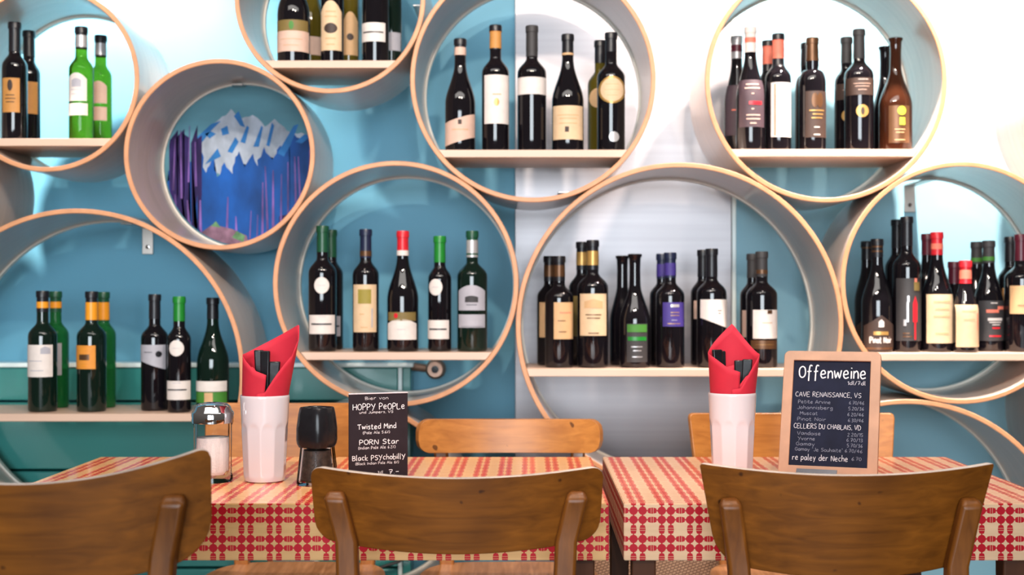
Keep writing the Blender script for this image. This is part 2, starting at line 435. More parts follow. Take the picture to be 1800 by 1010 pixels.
# radiator low on the wall
t = thing('radiator', 'low green enamelled radiator under the left shelves with a pale top', 'radiator', (0, 0, 0))
x0, x1 = -1.75, px(708, 0, 3.50).x
zt = px(0, 637, 3.49).z
bm = bmesh.new()
for z0_, z1_ in ((.14, .34), (.346, .60), (.606, zt - .106), (zt - .100, zt - .0135)): box(bm, x0, x1 - .012, 3.487, 3.55, z0_, z1_)
obj('front_panel', bm, GREENRAD, t, bevel=.003)
bm = bmesh.new(); box(bm, x0, x1 + .03, 3.480, 3.575, zt - .0125, zt); e = obj('top_grille', bm, RADEDGE, t, bevel=.003); e['label'] = 'top edge painted pale as if lit'
bm = bmesh.new(); box(bm, x1 - .011, x1, 3.482, 3.575, .12, zt - .0130); e = obj('end_trim', bm, RADEDGE, t, bevel=.002); e['label'] = 'pale vertical end trim'
bm = bmesh.new(); box(bm, x1 + .0005, x1 + .022, 3.492, 3.575, .12, zt - .0130); obj('side_panel', bm, GREENRAD, t, bevel=.002)
for xx in (-1.5, x1 - .05):
    bm = bmesh.new(); box(bm, xx - .02, xx + .02, 3.50, 3.56, 0, .139); obj('foot', bm, GREENRAD, t)
v = px(766, 648, 3.50)
bm = bmesh.new(); lathe(bm, [(0, -.028), (.020, -.028), (.026, -.020), (.0275, .010), (.022, .020), (0, .020)], 28, 'y', v)
vk = obj('valve_knob', bm, VALVE, t); vk['label'] = 'round bronze thermostat knob'
bm = bmesh.new(); lathe(bm, [(0, -.0284), (.008, -.0284), (.010, -.0296), (0, -.0300)], 20, 'y', v); obj('knob_centre', bm, RUBBER, vk)
bm = bmesh.new(); tube(bm, [(v.x - .02, 3.515, v.z), (x1 + .015, 3.525, v.z + .006)], .011, 12); obj('valve_stem', bm, VALVE, t)

# ------------------------------------------------------------------ round wooden wall shelves
RINGS = {  # cx, cy, r in pixels at the front plane; shelf top pixel; bracket angle; label
 'R1': (80.3, 137.8, 164, 243, 15, 'round wooden wall shelf in the top left corner holding four bottles'),
 'R2': (385.2, 271, 168, None, 94, 'round wooden hoop framing a blue mountain picture'),
 'R3': (579.7, -4, 168, 106, 12, 'round wooden wall shelf at the top edge, above and right of the mountain picture'),
 'R4': (936.8, 139.4, 216, 263, -72, 'round wooden wall shelf at top centre, half over blue wall and half over steel'),
 'R5': (1452.2, 142.7, 213, 262, 178, 'round wooden wall shelf at top right before the brightly lit white wall'),
 'R6': (134.6, 661.3, 295, 727, 84, 'big round wooden wall shelf at lower left in front of the green radiator'),
 'R7': (695.5, 498.6, 216, 619, 12, 'round wooden wall shelf right of and below the mountain picture, over the black menu card'),
 'R8': (1194.8, 573.4, 288, 648, 186, 'big round wooden wall shelf before the steel panel, behind the right napkin'),
 'R9': (1690.7, 496.7, 213, 620, 89, 'round wooden wall shelf at right holding red capped bottles, behind the framed chalkboard'),
 'R10': (1595.3, 991.4, 290, None, 165, 'big empty round wooden hoop low on the right, behind the right table'),
 'R11': (-190.8, 330.9, 168, None, 80, 'round wooden hoop mostly past the left edge, only its dark outside showing'),
 'R12': (2038, 170, 213, None, 80, 'round wooden hoop mostly past the upper right edge, only its peach outside showing'),
 'R13': (2052, 730, 205, None, 80, 'round wooden hoop mostly past the lower right edge, dark outside showing'),
 'R14': (629.7, 894, 184, None, 80, 'empty round wooden hoop low behind the chairs of the left table'),
}
TH = .0115
SHELFZ = {}
for key, (cx, cy, rp, sy, ba, lab) in RINGS.items():
    X, Z, R = (cx - CX) / PPM, ZE + (CY - cy) / PPM, rp / PPM
    t = thing('round_hoop_shelf', lab, 'round shelf', (X, 0, Z), group='round wooden hoops on the wall')
    bm = bmesh.new()
    ri = R - TH
    lathe(bm, [(R - .0015, YF), (R, YF + .0015), (R, YB), (ri, YB), (ri, YF + .0015), (ri + .0015, YF)], 144, 'y', close=True,
          matf=lambda k: 1 if k in (0, 4, 5) else 0)
    obj('hoop', bm, [HOOP, EDGE], t, angle=35)
    bm = bmesh.new()
    lathe(bm, [(ri - .0003, YB - .014), (ri - .0003, YB + .002), (ri - .005, YB + .002), (ri - .005, YB - .014)], 144, 'y', close=True)  # added pale band painting the light on the hoop's rear inside
    rm = obj('rear_light_line', bm, RIMLIT, t, angle=35); rm['label'] = 'painted light line round the back edge'
    # bracket: strap from inside the hoop to a plate on the wall
    a = radians(ba); rb_ = ri - .0065 if 45 < ba < 135 else ri - .022
    bx_, bz_ = rb_ * cos(a), rb_ * sin(a)
    if key not in ('R14', 'R7', 'R8'):   # these three lean on their neighbours
      bm = bmesh.new()
      box(bm, bx_ - .015, bx_ + .015, YB - .045, YW - .004, bz_ - .004, bz_ + .0005)
      box(bm, bx_ - .015, bx_ + .015, YW - .006, YW - .0005, bz_ - .075, bz_ + .0005)
      br = obj('bracket', bm, BRACKET, t, bevel=.0015); br['label'] = 'grey metal hanging bracket'
      bm = bmesh.new(); lathe(bm, [(0, YW - .009), (.005, YW - .0085), (.006, YW - .0055)], 14, 'y', (bx_, 0, bz_ - .055)); obj('screw', bm, CHROME, br)
    if sy is not None:
        ys, ye = YF + .012, YB - .025
        zt = (CY - sy) * ys / F + ZE - Z; zb = zt - .0185
        SHELFZ[key] = zt + Z
        rr = ri - .0003
        bm = bmesh.new(); vs = []
        for z_ in (zb, zt):
            hx = sqrt(rr * rr - z_ * z_)
            vs += [bm.verts.new((-hx, ys, z_)), bm.verts.new((hx, ys, z_)), bm.verts.new((hx, ye, z_)), bm.verts.new((-hx, ye, z_))]
        for q in ((0, 1, 2, 3), (4, 5, 6, 7), (0, 1, 5, 4), (1, 2, 6, 5), (2, 3, 7, 6), (3, 0, 4, 7)): bm.faces.new([vs[i] for i in q])
        sb = obj('shelf_board', bm, SHELF, t, bevel=.0015); sb['label'] = 'pale flat shelf board across the hoop'
    if key == 'R2':
        # the round printed picture set into the back of the hoop
        rp_ = ri - .006; yp = YB - .012
        PSKY = M('picture_sky', (.10, .27, .34), .55, spec=.2, noise=((3, 3, 9), .22))
        PBLUE = M('picture_deep_blue', (.006, .085, .36), .55, spec=.2, noise=((9, 9, 5), .55))
        PSNOW = M('picture_snow', (.36, .42, .50), .55, spec=.2, noise=((22, 22, 14), .35))
        PSHADE = M('picture_snow_shadow', (.02, .16, .44), .55, spec=.2, noise=((22, 22, 14), .3))
        PTRUNK = M('picture_trunks', (.17, .085, .30), .55, spec=.2, noise=((40, 40, 12), .6))
        PDARK = M('picture_dark_trees', (.020, .008, .08), .55, spec=.2, noise=((30, 30, 10), .6))
        PGROUND = M('picture_ground', (.20, .11, .16), .55, spec=.2, noise=((30, 30, 30), .5))
        PLEAF = M('picture_leaves', (.10, .22, .10), .55, spec=.2, noise=((60, 60, 60), .5))
        bm = bmesh.new(); lathe(bm, [(0, yp), (rp_, yp), (rp_, yp + .006), (0, yp + .006)], 96, 'y')
        pmats = [PSKY]
        # drawn in picture units: the disc is the unit circle, u right, v up
        def disc_clip(u, v, lim=.985):
            d = sqrt(u * u + v * v)
            return (u, v) if d < lim else (u / d * lim, v / d * lim)
        def layer(name, polys, mat, dy):
            pmats.append(mat); mi = len(pmats) - 1
            for poly in polys:
                dense = []
                for (a0, b0), (a1, b1) in zip(poly, poly[1:] + poly[:1]):
                    k = max(1, int(max(abs(a1 - a0), abs(b1 - b0)) / .08))
                    dense += [(a0 + (a1 - a0) * s / k, b0 + (b1 - b0) * s / k) for s in range(k)]
                vs_ = []
                for (u, v) in dense:
                    q = disc_clip(u, v); p = (q[0] * rp_, yp - dy, q[1] * rp_)
                    if not vs_ or (Vector(p) - vs_[-1].co).length > 1e-4: vs_.append(bm.verts.new(p))
                f = bm.faces.new(vs_); f.material_index = mi
                bmesh.ops.triangulate(bm, faces=[f])
        rz = random.Random(5)
        def jag(poly, amp, keep=-.3):
            out = []
            for (a0, b0), (a1, b1) in zip(poly, poly[1:] + poly[:1]):
                k = max(1, int(math.hypot(a1 - a0, b1 - b0) / .05))
                for i in range(k):
                    u, v = a0 + (a1 - a0) * i / k, b0 + (b1 - b0) * i / k
                    if v > keep: u += rz.uniform(-amp, amp); v += rz.uniform(-amp, amp)
                    out.append((u, v))
            return out
        layer('printed_snow', [jag([(-.62, .20), (-.40, .52), (-.28, .60), (-.18, .72), (-.05, .58), (.10, .62), (.25, .50), (.38, .58), (.52, .44), (.80, .38), (.92, .30), (.95, -.1), (-.7, -.1)], .016)], PSNOW, .0006)
        layer('printed_lake', [jag([(-.75, -.05), (-.55, .20), (-.50, -.08), (-.40, .12), (-.34, -.14), (-.25, .06), (-.16, -.10), (-.08, .20), (-.02, -.02), (.08, .14), (.14, .02), (.24, .24), (.32, .06), (.42, .26), (.50, .16), (.60, .40), (.70, .34), (.86, .46), (.99, .35), (.99, -.99), (-.99, -.99), (-.95, -.05)], .02)], PBLUE, .0012)
        layer('printed_ridge_shadow', [[(-.66, .30), (-.42, .52), (-.30, .56), (-.42, .44), (-.56, .26)], [(-.14, .62), (-.08, .68), (.0, .48), (-.06, .50)], [(.40, .16), (.60, .50), (.66, .52), (.56, .26), (.48, .12)], [(-.06, .30), (.02, .50), (.05, .48), (.0, .28)], [(.26, .26), (.33, .54), (.36, .50), (.30, .24)], [(-.5, .40), (-.44, .34), (-.36, .40), (-.42, .43)], [(.62, .30), (.74, .40), (.8, .36), (.7, .28)], [(-.22, .18), (-.12, .36), (-.08, .30), (-.16, .16)], [(-.5, .02), (-.34, .22), (-.30, .12)], [(-.3, .46), (-.22, .5), (-.2, .4), (-.28, .38)], [(.10, .24), (.2, .5), (.22, .48), (.17, .24)]], PSHADE, .0014)
        rnd = random.Random(3)
        layer('printed_dark_trees', [[(u, -.9), (u - .01, .28 + rnd.random() * .2), (u + w_, .34 + rnd.random() * .2), (u + w_, -.35)] for u, w_ in ((-.93, .10), (-.84, .09), (-.76, .07), (-.66, .07), (-.585, .05))] + [[(.86, -.45), (.84, .40), (.99, .42), (.99, -.35)], [(.45, -.95), (.42, -.62), (.72, -.55), (.90, -.4), (.85, -.6)]], PDARK, .0018)
        tr = []
        for u, z0_, z1_, w_ in ((-.90, -.30, .34, .018), (-.80, -.40, .44, .02), (-.71, -.2, .50, .016), (-.62, -.25, .3, .02), (-.88, -.75, -.35, .03), (-.70, -.92, -.42, .03), (-.57, -.92, -.42, .03), (-.24, -.85, -.38, .022), (-.12, -.9, -.62, .022), (.20, -.95, -.2, .022), (.33, -.8, -.05, .026), (.27, -.9, -.0, .02), (.43, -.85, -.1, .018), (.52, -.8, .05, .018), (.62, -.7, .12, .022), (.68, -.7, .12, .022), (.77, -.62, .2, .026), (.80, -.6, .05, .02), (.90, -.4, .25, .03), (.05, -.9, -.55, .012), (.14, -.92, -.6, .012)):
            lean = rnd.uniform(-.03, .03)
            tr.append([(u, z0_), (u + lean, z1_), (u + lean + w_ * .5, z1_), (u + w_ * 1.3, z0_)])
        layer('printed_trunks', tr, PTRUNK, .0023)
        layer('printed_ground', [[(-.55, -.83), (-.40, -.72), (-.15, -.78), (.02, -.86), (.05, -.99), (-.3, -.96)]], PGROUND, .0027)
        layer('printed_leaves', [[(-.16, -.88), (-.10, -.80), (.0, -.86), (-.02, -.94)], [(-.42, -.74), (-.36, -.68), (-.3, -.76)]], PLEAF, .0031)
        pic = obj('picture_panel', bm, pmats, t, smooth=False); pic['label'] = 'round glossy picture of a snowy mountain above a blue lake'

# ------------------------------------------------------------------ wine bottles
GL_DARK = M('dark_wine_glass', (.006, .005, .007), .035, coat=0., noise=(4, .3), ior=1.5)
GL_DGREEN = M('dark_green_glass', (.004, .013, .009), .035, coat=0., noise=(4, .3))
GL_GREEN = M('green_bottle_glass', (.11, .28, .015), .02, trans=.85, noise=(3, .1), ior=1.25)
GL_BGREEN = M('deep_green_bottle_glass', (.02, .20, .05), .03, trans=.55, noise=(3, .1), ior=1.3)
GL_OLIVE = M('olive_bottle_glass', (.085, .065, .008), .04, coat=0., noise=(3, .2))
GL_BROWN = M('brown_bottle_glass', (.036, .011, .005), .04, coat=0., noise=(3, .2))
GLASS = dict(k=GL_DARK, d=GL_DGREEN, g=GL_GREEN, e=GL_BGREEN, o=GL_OLIVE, b=GL_BROWN)
INKS = {
 'white': (.75, .68, .64), 'cream': (.70, .50, .31), 'pink': (.66, .45, .36), 'tan': (.62, .38, .19), 'orange': (.72, .27, .030), 'ochre': (.55, .25, .06), 'amber': (.85, .33, .02),
 'grey': (.42, .41, .46), 'black': (.010, .010, .014), 'navy': (.012, .018, .05), 'plum': (.060, .036, .048), 'brown': (.042, .022, .016), 'red': (.62, .018, .030), 'coral': (.80, .20, .13),
 'green': (.012, .21, .025), 'dkgreen': (.010, .075, .035), 'lime': (.42, .52, .03), 'leaf': (.05, .21, .025), 'gold': (.55, .33, .10), 'olive': (.20, .14, .04), 'moss': (.30, .24, .035), 'purple': (.050, .030, .22), 'maroon': (.10, .012, .025), 'char': (.035, .033, .035), 'silver': (.55, .54, .55), 'bronze': (.13, .062, .028),
}


def ink(c):
    metal = .45 if c in ('gold', 'silver', 'bronze') else 0
    rough = .35 if c in ('gold', 'silver', 'bronze', 'black', 'navy', 'red', 'green', 'dkgreen', 'maroon', 'amber') else .6
    return M('print_' + c, INKS[c], rough, metal=metal, noise=(60, .05))


YROW = {0: 3.215, 1: 3.325}


def body_profile(kind, R, h):
    """(r, z) list, outside only; the capsule end has radius rn"""
    rn = .0140
    if kind == 'bx':      # high shouldered
        zs, zn = h * .615, h * .745
        pr = [(R - .004, 0), (R - .001, .002), (R, .006), (R, zs)]
        for i in range(1, 11):
            a = i / 10
            s = .5 - .5 * cos(pi * a)
            r = rn + (R - rn) * (1 - s) if a > .5 else R - (R - rn) * s
            pr.append((max(r, rn), zs + (zn - zs) * (a ** .75)))
        pr += [(rn - .0004, h * .90), (rn - .0006, h - .022)]
    elif kind == 'pt':    # broad round shoulders with a stepped neck
        zs, zn = h * .60, h * .72
        pr = [(R - .004, 0), (R - .001, .002), (R, .006), (R, zs)]
        for i in range(1, 11):
            a = i / 10 * pi / 2
            pr.append((rn + (R - rn) * cos(a) ** .8, zs + (zn - zs) * sin(a)))
        pr += [(rn + .0015, h * .76), (rn + .0008, h * .88), (rn, h - .022)]
    elif kind == 'tu':    # sloping tulip with flared lip
        zs, zn = h * .40, h * .74
        pr = [(R - .004, 0), (R - .001, .002), (R, .006), (R, zs)]
        for i in range(1, 13):
            a = i / 12
            s = a * a * (3 - 2 * a)
            pr.append((rn + (R - rn) * (1 - s), zs + (zn - zs) * a))
        pr += [(rn - .0006, h * .86), (rn, h - .022)]
    else:                 # 'bg' sloping shouldered
        zs, zn = h * .43, h * .80
        pr = [(R - .004, 0), (R - .001, .002), (R, .006), (R, zs)]
        for i in range(1, 15):
            a = i / 14
            s = .5 - .5 * cos(pi * a ** .92)
            pr.append((rn + (R - rn) * (1 - s), zs + (zn - zs) * a))
        pr += [(rn - .0003, h * .88), (rn - .0006, h - .022)]
    if kind == 'tu':
        pr += [(rn + .0005, h - .010), (rn + .0035, h - .005), (rn + .0035, h - .0008), (rn + .002, h), (0, h)]
    else:
        pr += [(rn - .0004, h - .016), (rn + .0012, h - .0155), (rn + .0013, h - .003), (rn + .0004, h - .0004), (0, h)]
    return pr


def rad_at(pr, z):
    for (r0, z0), (r1, z1) in zip(pr, pr[1:]):
        if z0 <= z <= z1: return r0 if z1 - z0 < 1e-6 else r0 + (r1 - r0) * (z - z0) / (z1 - z0)
    return pr[-2][0]


def patch(pr, off, hw, z0, z1, lift, shape='rect', k=None):
    """a paper patch lying on the bottle; off and hw are sideways metres as seen from the front"""
    b = bmesh.new(); NU, NV = 18, 10
    grid = []
    for j in range(NV + 1):
        row = []
        for i in range(NU + 1):
            u = -1 + 2 * i / NU; v = j / NV
            uu, zz = u, z0 + (z1 - z0) * v
            if shape == 'round':
                a = pi * (v - .5)
                uu = u * max(cos(a), .02); zz = (z0 + z1) / 2 + (z1 - z0) / 2 * sin(a)
            elif shape == 'arch':
                zt_ = z1 - (z1 - z0) * (k or .22) * abs(u) ** 2.2; zz = z0 + (zt_ - z0) * v
            elif shape == 'cone':
                zt_ = z1 - (z1 - z0) * (k or .3) * abs(u); zz = z0 + (zt_ - z0) * v
            elif shape == 'slant':      # both edges rise to the right
                zz = z0 + (z1 - z0) * (.28 * (u + 1) / 2 + .72 * v)
            elif shape == 'slantlow':   # flat top, bottom edge falling to the right
                zb_ = z0 + (z1 - z0) * .36 * (1 - u) / 2; zz = zb_ + (z1 - zb_) * v
            r = rad_at(pr, zz) + lift
            x = max(-.990 * r, min(.990 * r, off + uu * hw))
            row.append(b.verts.new((x, -sqrt(r * r - x * x), zz)))
        grid.append(row)
    for A, B in zip(grid, grid[1:]):
        for i in range(NU):
            try: b.faces.new((A[i], A[i + 1], B[i + 1], B[i]))
            except ValueError: pass
    bmesh.ops.remove_doubles(b, verts=b.verts[:], dist=1e-6)
    return b


def sleeve(pr, z0, z1, lift, cap=False):
    b = bmesh.new(); q = [(rad_at(pr, z0) + lift, z0)]
    q += [(r + lift, z) for r, z in pr if z0 < z < z1 and r > 0]
    if cap: q += [(pr[-2][0] + lift * .6, pr[-1][1] + lift * .6), (0, pr[-1][1] + lift * .6)]
    else: q += [(rad_at(pr, z1) + lift, z1)]
    lathe(b, q, 32)
    return b


def bottle(ring, x, top, w, row, kind, glass, caps, labels, text):
    """x, top, w and all label numbers are photo pixels at the bottle's own distance.
    caps: (lower y, colour) then bands (y0, y1, colour); labels: (shape, dx, y0, y1, half width, colour, marks)"""
    Y = YROW.get(row, row); s = Y / F
    zsh = SHELFZ[ring] + .0002
    toz = lambda y: ZE + (CY - y) * s - zsh
    h = toz(top); R = w * s / 2
    pr = body_profile(kind, R, h)
    t = thing('wine_bottle', text, 'bottle', ((x - CX) * s, Y, zsh), group='wine bottles on the round shelves')
    b = bmesh.new(); lathe(b, [(0, .004), (R * .6, .004)] + pr, 40)
    obj('glass_body', b, GLASS[glass], t, angle=50)
    if caps:
        cp = obj('capsule', sleeve(pr, toz(caps[0][0]), h, .0005, True), ink(caps[0][1]), t, angle=50)
        for y0, y1, c in caps[1:]:
            obj('capsule_band', sleeve(pr, toz(y1), min(toz(y0), h - .0006), .0010), ink(c), cp, angle=50)
    for shape, dx, y0, y1, hw, colr, marks in labels:
        z0, z1 = toz(y1), toz(y0)
        lb = obj('label', patch(pr, dx * s, hw * s, z0, z1, .0007, shape), ink(colr), t)
        by = {}
        for mk in marks: by.setdefault(mk[0], []).append(mk)
        for c, L in by.items():
            b = bmesh.new()
            for mk in L:
                if mk[1] == 'T':      # lettering
                    _, _, string, u0, u1, v0, sz = mk
                    def emit(a, bb):
                        r = rad_at(pr, bb) + .0016
                        a = max(-.985 * r, min(.985 * r, a)); return (a, -sqrt(r * r - a * a), bb)
                    letter(b, string, (dx + hw * u0) * s, z0 + (z1 - z0) * v0, (z1 - z0) * sz, (z1 - z0) * sz * .17, emit, 0, (u1 - u0) * hw * s)
                else:
                    _, shp, u0, u1, v0, v1 = mk
                    q = patch(pr, (dx + hw * (u0 + u1) / 2) * s, hw * (u1 - u0) / 2 * s, z0 + (z1 - z0) * v0, z0 + (z1 - z0) * v1, .0013, shp)
                    me = bpy.data.meshes.new('tmp'); q.to_mesh(me); q.free(); b.from_mesh(me); bpy.data.meshes.remove(me)
            obj('print', b, ink(c), lb)
    return t


def L_(c, *rows):
    """thin printed lines: rows of (u0, u1, v)"""
    return [(c, 'rect', a, b, v - .012, v + .012) for a, b, v in rows]


B = bottle
# --- top left shelf
lab = [('rect', 0, 140, 200, 15, 'ochre', [('brown', 'round', -.3, .3, .62, .95)] + L_('brown', (-.5, .5, .5), (-.6, .6, .4), (-.5, .5, .3)))]
B('R1', 26, 40, 43, 0, 'bx', 'k', [(92, 'black')], lab, 'black bottle with ochre label, front of the pair at the left edge of the photo')
B('R1', 51, 55, 38, 1, 'bx', 'k', [(100, 'black')], [('rect', 4, 146, 202, 14, 'ochre', [])], 'black bottle with ochre label, rear of the pair at the left edge of the photo')
def castle(dx=0, o=0):
    return [('arch', dx - 2, 131 + o, 180 + o, 17, 'white', [('grey', 'arch', -.5, .5, .50, .80)] + L_('grey', (-.6, .6, .4), (-.5, .5, .25))), ('rect', dx - 2, 184 + o, 205 + o, 18, 'white', L_('grey', (-.6, .6, .3)))]
B('R1', 143, 48, 42, 0, 'bx', 'g', [(86, 'black'), (63, 84, 'silver')], castle(), 'bright green bottle with white label, front of the pair in the top left shelf')
B('R1', 177, 63, 38, 1, 'bx', 'g', [(100, 'black'), (77, 98, 'silver')], [('arch', 2, 145, 184, 13, 'pink', []), ('rect', 2, 190, 214, 13, 'pink', [])], 'bright green bottle with pinkish label, rear of the pair in the top left shelf')
# --- top shelf right of the picture
B('R3', 516, -92, 56, 0, 'bg', 'k', [(-40, 'black')], [('rect', 0, 40, 59, 27, 'olive', [('leaf', 'round', -.12, .2, .1, .9)]), ('rect', 0, 59, 95, 28, 'pink', L_('tan', (-.7, .7, .6), (-.5, .5, .3)))], 'dark bottle with olive and pink label, left on the top edge shelf')
B('R3', 545, -78, 46, 1, 'bg', 'o', [(-30, 'black')], [('rect', 6, 68, 100, 15, 'pink', [])], 'olive glass bottle half behind the olive and pink labelled bottle at the top edge')
B('R3', 584, -86, 40, 0, 'bx', 'k', [(-44, 'black')], [('arch', 0, 5, 92, 18, 'cream', [('brown', 'round', -.65, .65, .34, .55)] + L_('tan', (-.5, .5, .78), (-.6, .6, .68), (-.5, .5, .24), (-.4, .4, .12)))], 'dark bottle with tall cream arched label, middle of the shelf at the top edge')
B('R3', 613, -76, 36, 1, 'bx', 'o', [(-32, 'black')], [('arch', 5, 24, 100, 12, 'tan', [('brown', 'round', -.5, .5, .34, .5)])], 'olive glass bottle half behind the tall cream arched label at the top edge')
B('R3', 660, -90, 47, 0, 'bx', 'k', [(-44, 'black')], [('round', -5, -22, 3, 12, 'white', []), ('rect', -2, 44, 77, 21, 'white', [('black', 'rect', -.85, .85, .46, .53)] + L_('grey', (-.3, .3, .82)))], 'dark bottle with low white label and black line on the top edge shelf')
B('R3', 688, -76, 36, 1, 'bx', 'd', [(-36, 'black')], [('rect', 6, 60, 92, 11, 'grey', [])], 'dark bottle with sliver of grey label, rightmost on the shelf at the top edge')
# --- top centre shelf
B('R4', 809, 69, 53, 0, 'bg', 'k', [(98, 'black'), (84, 98, 'pink')], [('slant', 0, 202, 259, 26, 'pink', [('brown', 'rect', -.1, .15, .66, .80)] + L_('tan', (-.5, .6, .5)))], 'dark sloping bottle with slanted pinkish label, first from left in the top centre shelf')
B('R4', 871, 45, 48, 0, 'bx', 'k', [(88, 'black'), (56, 86, 'ochre')], [('rect', 2, 135, 220, 21, 'white', [('gold', 'round', -.2, .25, .36, .52)] + L_('tan', (-.3, .4, .6)))], 'dark bottle with gold neck and tall white label in the top centre shelf')
B('R4', 935, 46, 51, 0, 'bx', 'k', [(100, 'char'), (58, 90, 'char')], [('rect', 0, 139, 169, 25, 'white', [])], 'dark bottle with wide white band label on its shoulder, middle of the top centre shelf')
B('R4', 998, 61, 56, 0, 'bg', 'k', [(98, 'black'), (94, 98, 'tan')], [('rect', 0, 189, 248, 26, 'cream', [('brown', 'rect', -.22, .05, .22, .38)] + L_('tan', (-.7, .7, .72), (-.6, .6, .62), (-.6, .6, .48)))], 'dark sloping bottle with cream label, fourth from left in the top centre shelf')
B('R4', 1055, 72, 44, 1, 'bx', 'o', [(112, 'black')], [('round', -6, 158, 192, 14, 'tan', [])], 'olive glass bottle behind the round gold medal label')
B('R4', 1074, 58, 49, 0, 'bx', 'k', [(92, 'black')], [('round', 1, 137, 185, 24, 'gold', [('cream', 'round', -.86, .86, .07, .93)] + L_('tan', (-.5, .5, .7), (-.6, .6, .5), (-.4, .4, .3))), ('round', 4, 234, 252, 9, 'silver', [])], 'dark bottle with round gold medal label, rightmost in the top centre shelf')
# --- top right shelf
qa = lambda o, c: [('rect', 0, 143 + o, 226 + o, 22, 'plum', [('red', 'rect', -.3, .75, .47, .54)] + L_(c, (-.5, .5, .9), (-.6, .6, .82), (-.1, .1, .7), (-.1, .1, .38), (-.5, .6, .25), (-.5, .6, .17), (-.2, .3, .08)))]
B('R5', 1319, 48, 50, 0, 'bg', 'k', [(93, 'white'), (67, 76, 'coral')], qa(0, 'pink'), 'dark bottle with white and red capped neck and plum label, top right shelf')
B('R5', 1295, 64, 44, 1, 'bg', 'k', [(104, 'silver'), (80, 92, 'maroon')], [('rect', -3, 152, 240, 18, 'plum', L_('coral', (-.5, .5, .5)))], 'dark bottle with dull plum label, furthest left and rear in the top right shelf')
B('R5', 1368, 60, 45, 0, 'bx', 'k', [(118, 'black'), (71, 104, 'coral')], [('rect', 2, 148, 243, 18, 'white', [('coral', 'rect', -.72, -.55, .02, .98), ('grey', 'round', -.3, .3, .80, .94)])], 'dark bottle with coral neck and tall white label with red stripe')
B('R5', 1350, 72, 38, 1, 'bx', 'k', [(126, 'black'), (82, 114, 'coral')], [], 'dark bottle with coral neck behind the tall white label with red stripe')
B('R5', 1428, 67, 47, 0, 'pt', 'k', [(108, 'bronze')], [('rect', 3, 163, 244, 19, 'brown', [('bronze', 'round', -.5, .1, .64, .96), ('bronze', 'round', .0, .6, .64, .96)] + L_('gold', (-.7, .7, .58), (-.4, .6, .5), (-.5, .5, .42)) + L_('white', (-.25, .25, .22), (-.3, .3, .06)))], 'broad shouldered bottle with bronze cap and brown gilt label, middle of the top right shelf')
B('R5', 1418, 76, 40, 1, 'pt', 'k', [(116, 'black')], [], 'plain dark bottle hidden behind the bronze capped bottle in the top right shelf')
qb = lambda o: [('rect', 0, 140 + o, 170 + o, 25, 'brown', L_('white', (-.3, .4, .9)) + L_('pink', (-.6, .6, .66), (-.5, .5, .5), (-.3, .3, .3))), ('round', 0, 187 + o, 209 + o, 11, 'gold', [('brown', 'round', -.3, .3, .2, .8)])]
B('R5', 1510, 52, 50, 0, 'bx', 'k', [(104, 'char')], qb(0), 'dark bottle with brown band and gold seal, front one, top right shelf')
B('R5', 1488, 66, 42, 1, 'bx', 'k', [(112, 'char')], [('rect', -6, 150, 178, 14, 'brown', L_('pink', (-.4, .4, .6))), ('round', -5, 196, 216, 8, 'gold', [])], 'dark bottle with brown band and gold seal, rear one, top right shelf')
B('R5', 1574, 67, 57, 0, 'tu', 'b', [], [('rect', 0, 189, 254, 18, 'bronze', [('lime', 'round', -.25, .60, .74, .98), ('lime', 'rect', -.05, .5, .48, .68)] + L_('tan', (-.5, .5, .36), (-.4, .4, .28), (-.5, .5, .08)))], 'brown flared bottle with lime green mark on its label, top right shelf')
B('R5', 1556, 82, 44, 1, 'tu', 'k', [], [], 'dark flared bottle behind the brown one with lime mark')
# --- lower left big shelf
B('R6', 75, 511, 49, 0, 'bx', 'd', [(548, 'black'), (530, 541, 'amber')], [('rect', -2, 605, 661, 24, 'white', [('grey', 'cone', .3, .9, .72, .96)] + L_('grey', (-.6, .4, .5), (-.5, .5, .2)))], 'dark green bottle with white label, far left front on the big lower left shelf')
B('R6', 98, 512, 44, 1, 'bx', 'e', [(548, 'dkgreen'), (530, 541, 'amber')], [('rect', 4, 602, 658, 12, 'grey', [])], 'deep green bottle with grey label behind the white labelled one, lower left')
B('R6', 161, 512, 50, 0, 'bx', 'd', [(564, 'black'), (531, 562, 'amber')], [('rect', -5, 606, 647, 19, 'orange', [('bronze', 'rect', -.5, .5, .38, .62)] + L_('amber', (-.7, .7, .85), (-.3, .3, .15)))], 'dark bottle with square orange label and orange neck, front of its pair')
B('R6', 182, 513, 42, 1, 'bx', 'e', [(564, 'dkgreen'), (531, 562, 'amber')], [('rect', 4, 604, 645, 7, 'orange', [])], 'deep green bottle with orange neck, rear of its pair')
B('R6', 272, 517, 47, 3.245, 'bx', 'k', [(560, 'black')], [('slantlow', 0, 605, 648, 22, 'grey', [('black', 'round', .35, .8, .5, .75)] + L_('char', (-.6, .1, .7)))], 'dark bottle with slanted grey label on the big lower left shelf')
B('R6', 315, 521, 41, 3.195, 'bx', 'k', [(564, 'green')], [('round', 0, 597, 625, 13, 'white', L_('grey', (-.5, .5, .5))), ('rect', 0, 668, 701, 21, 'white', [('black', 'rect', -.8, .8, .50, .57)] + L_('grey', (-.3, .4, .9)))], 'slim dark bottle with bright green neck and round white seal, lower left shelf')
B('R6', 374, 523, 56, 0, 'bg', 'd', [(560, 'black')], [('rect', 0, 668, 686, 27, 'white', []), ('rect', 0, 687, 706, 27, 'leaf', [('tan', 'rect', -.3, .25, .05, .95)])], 'sloping dark bottle with white and green label, above the sugar shaker')
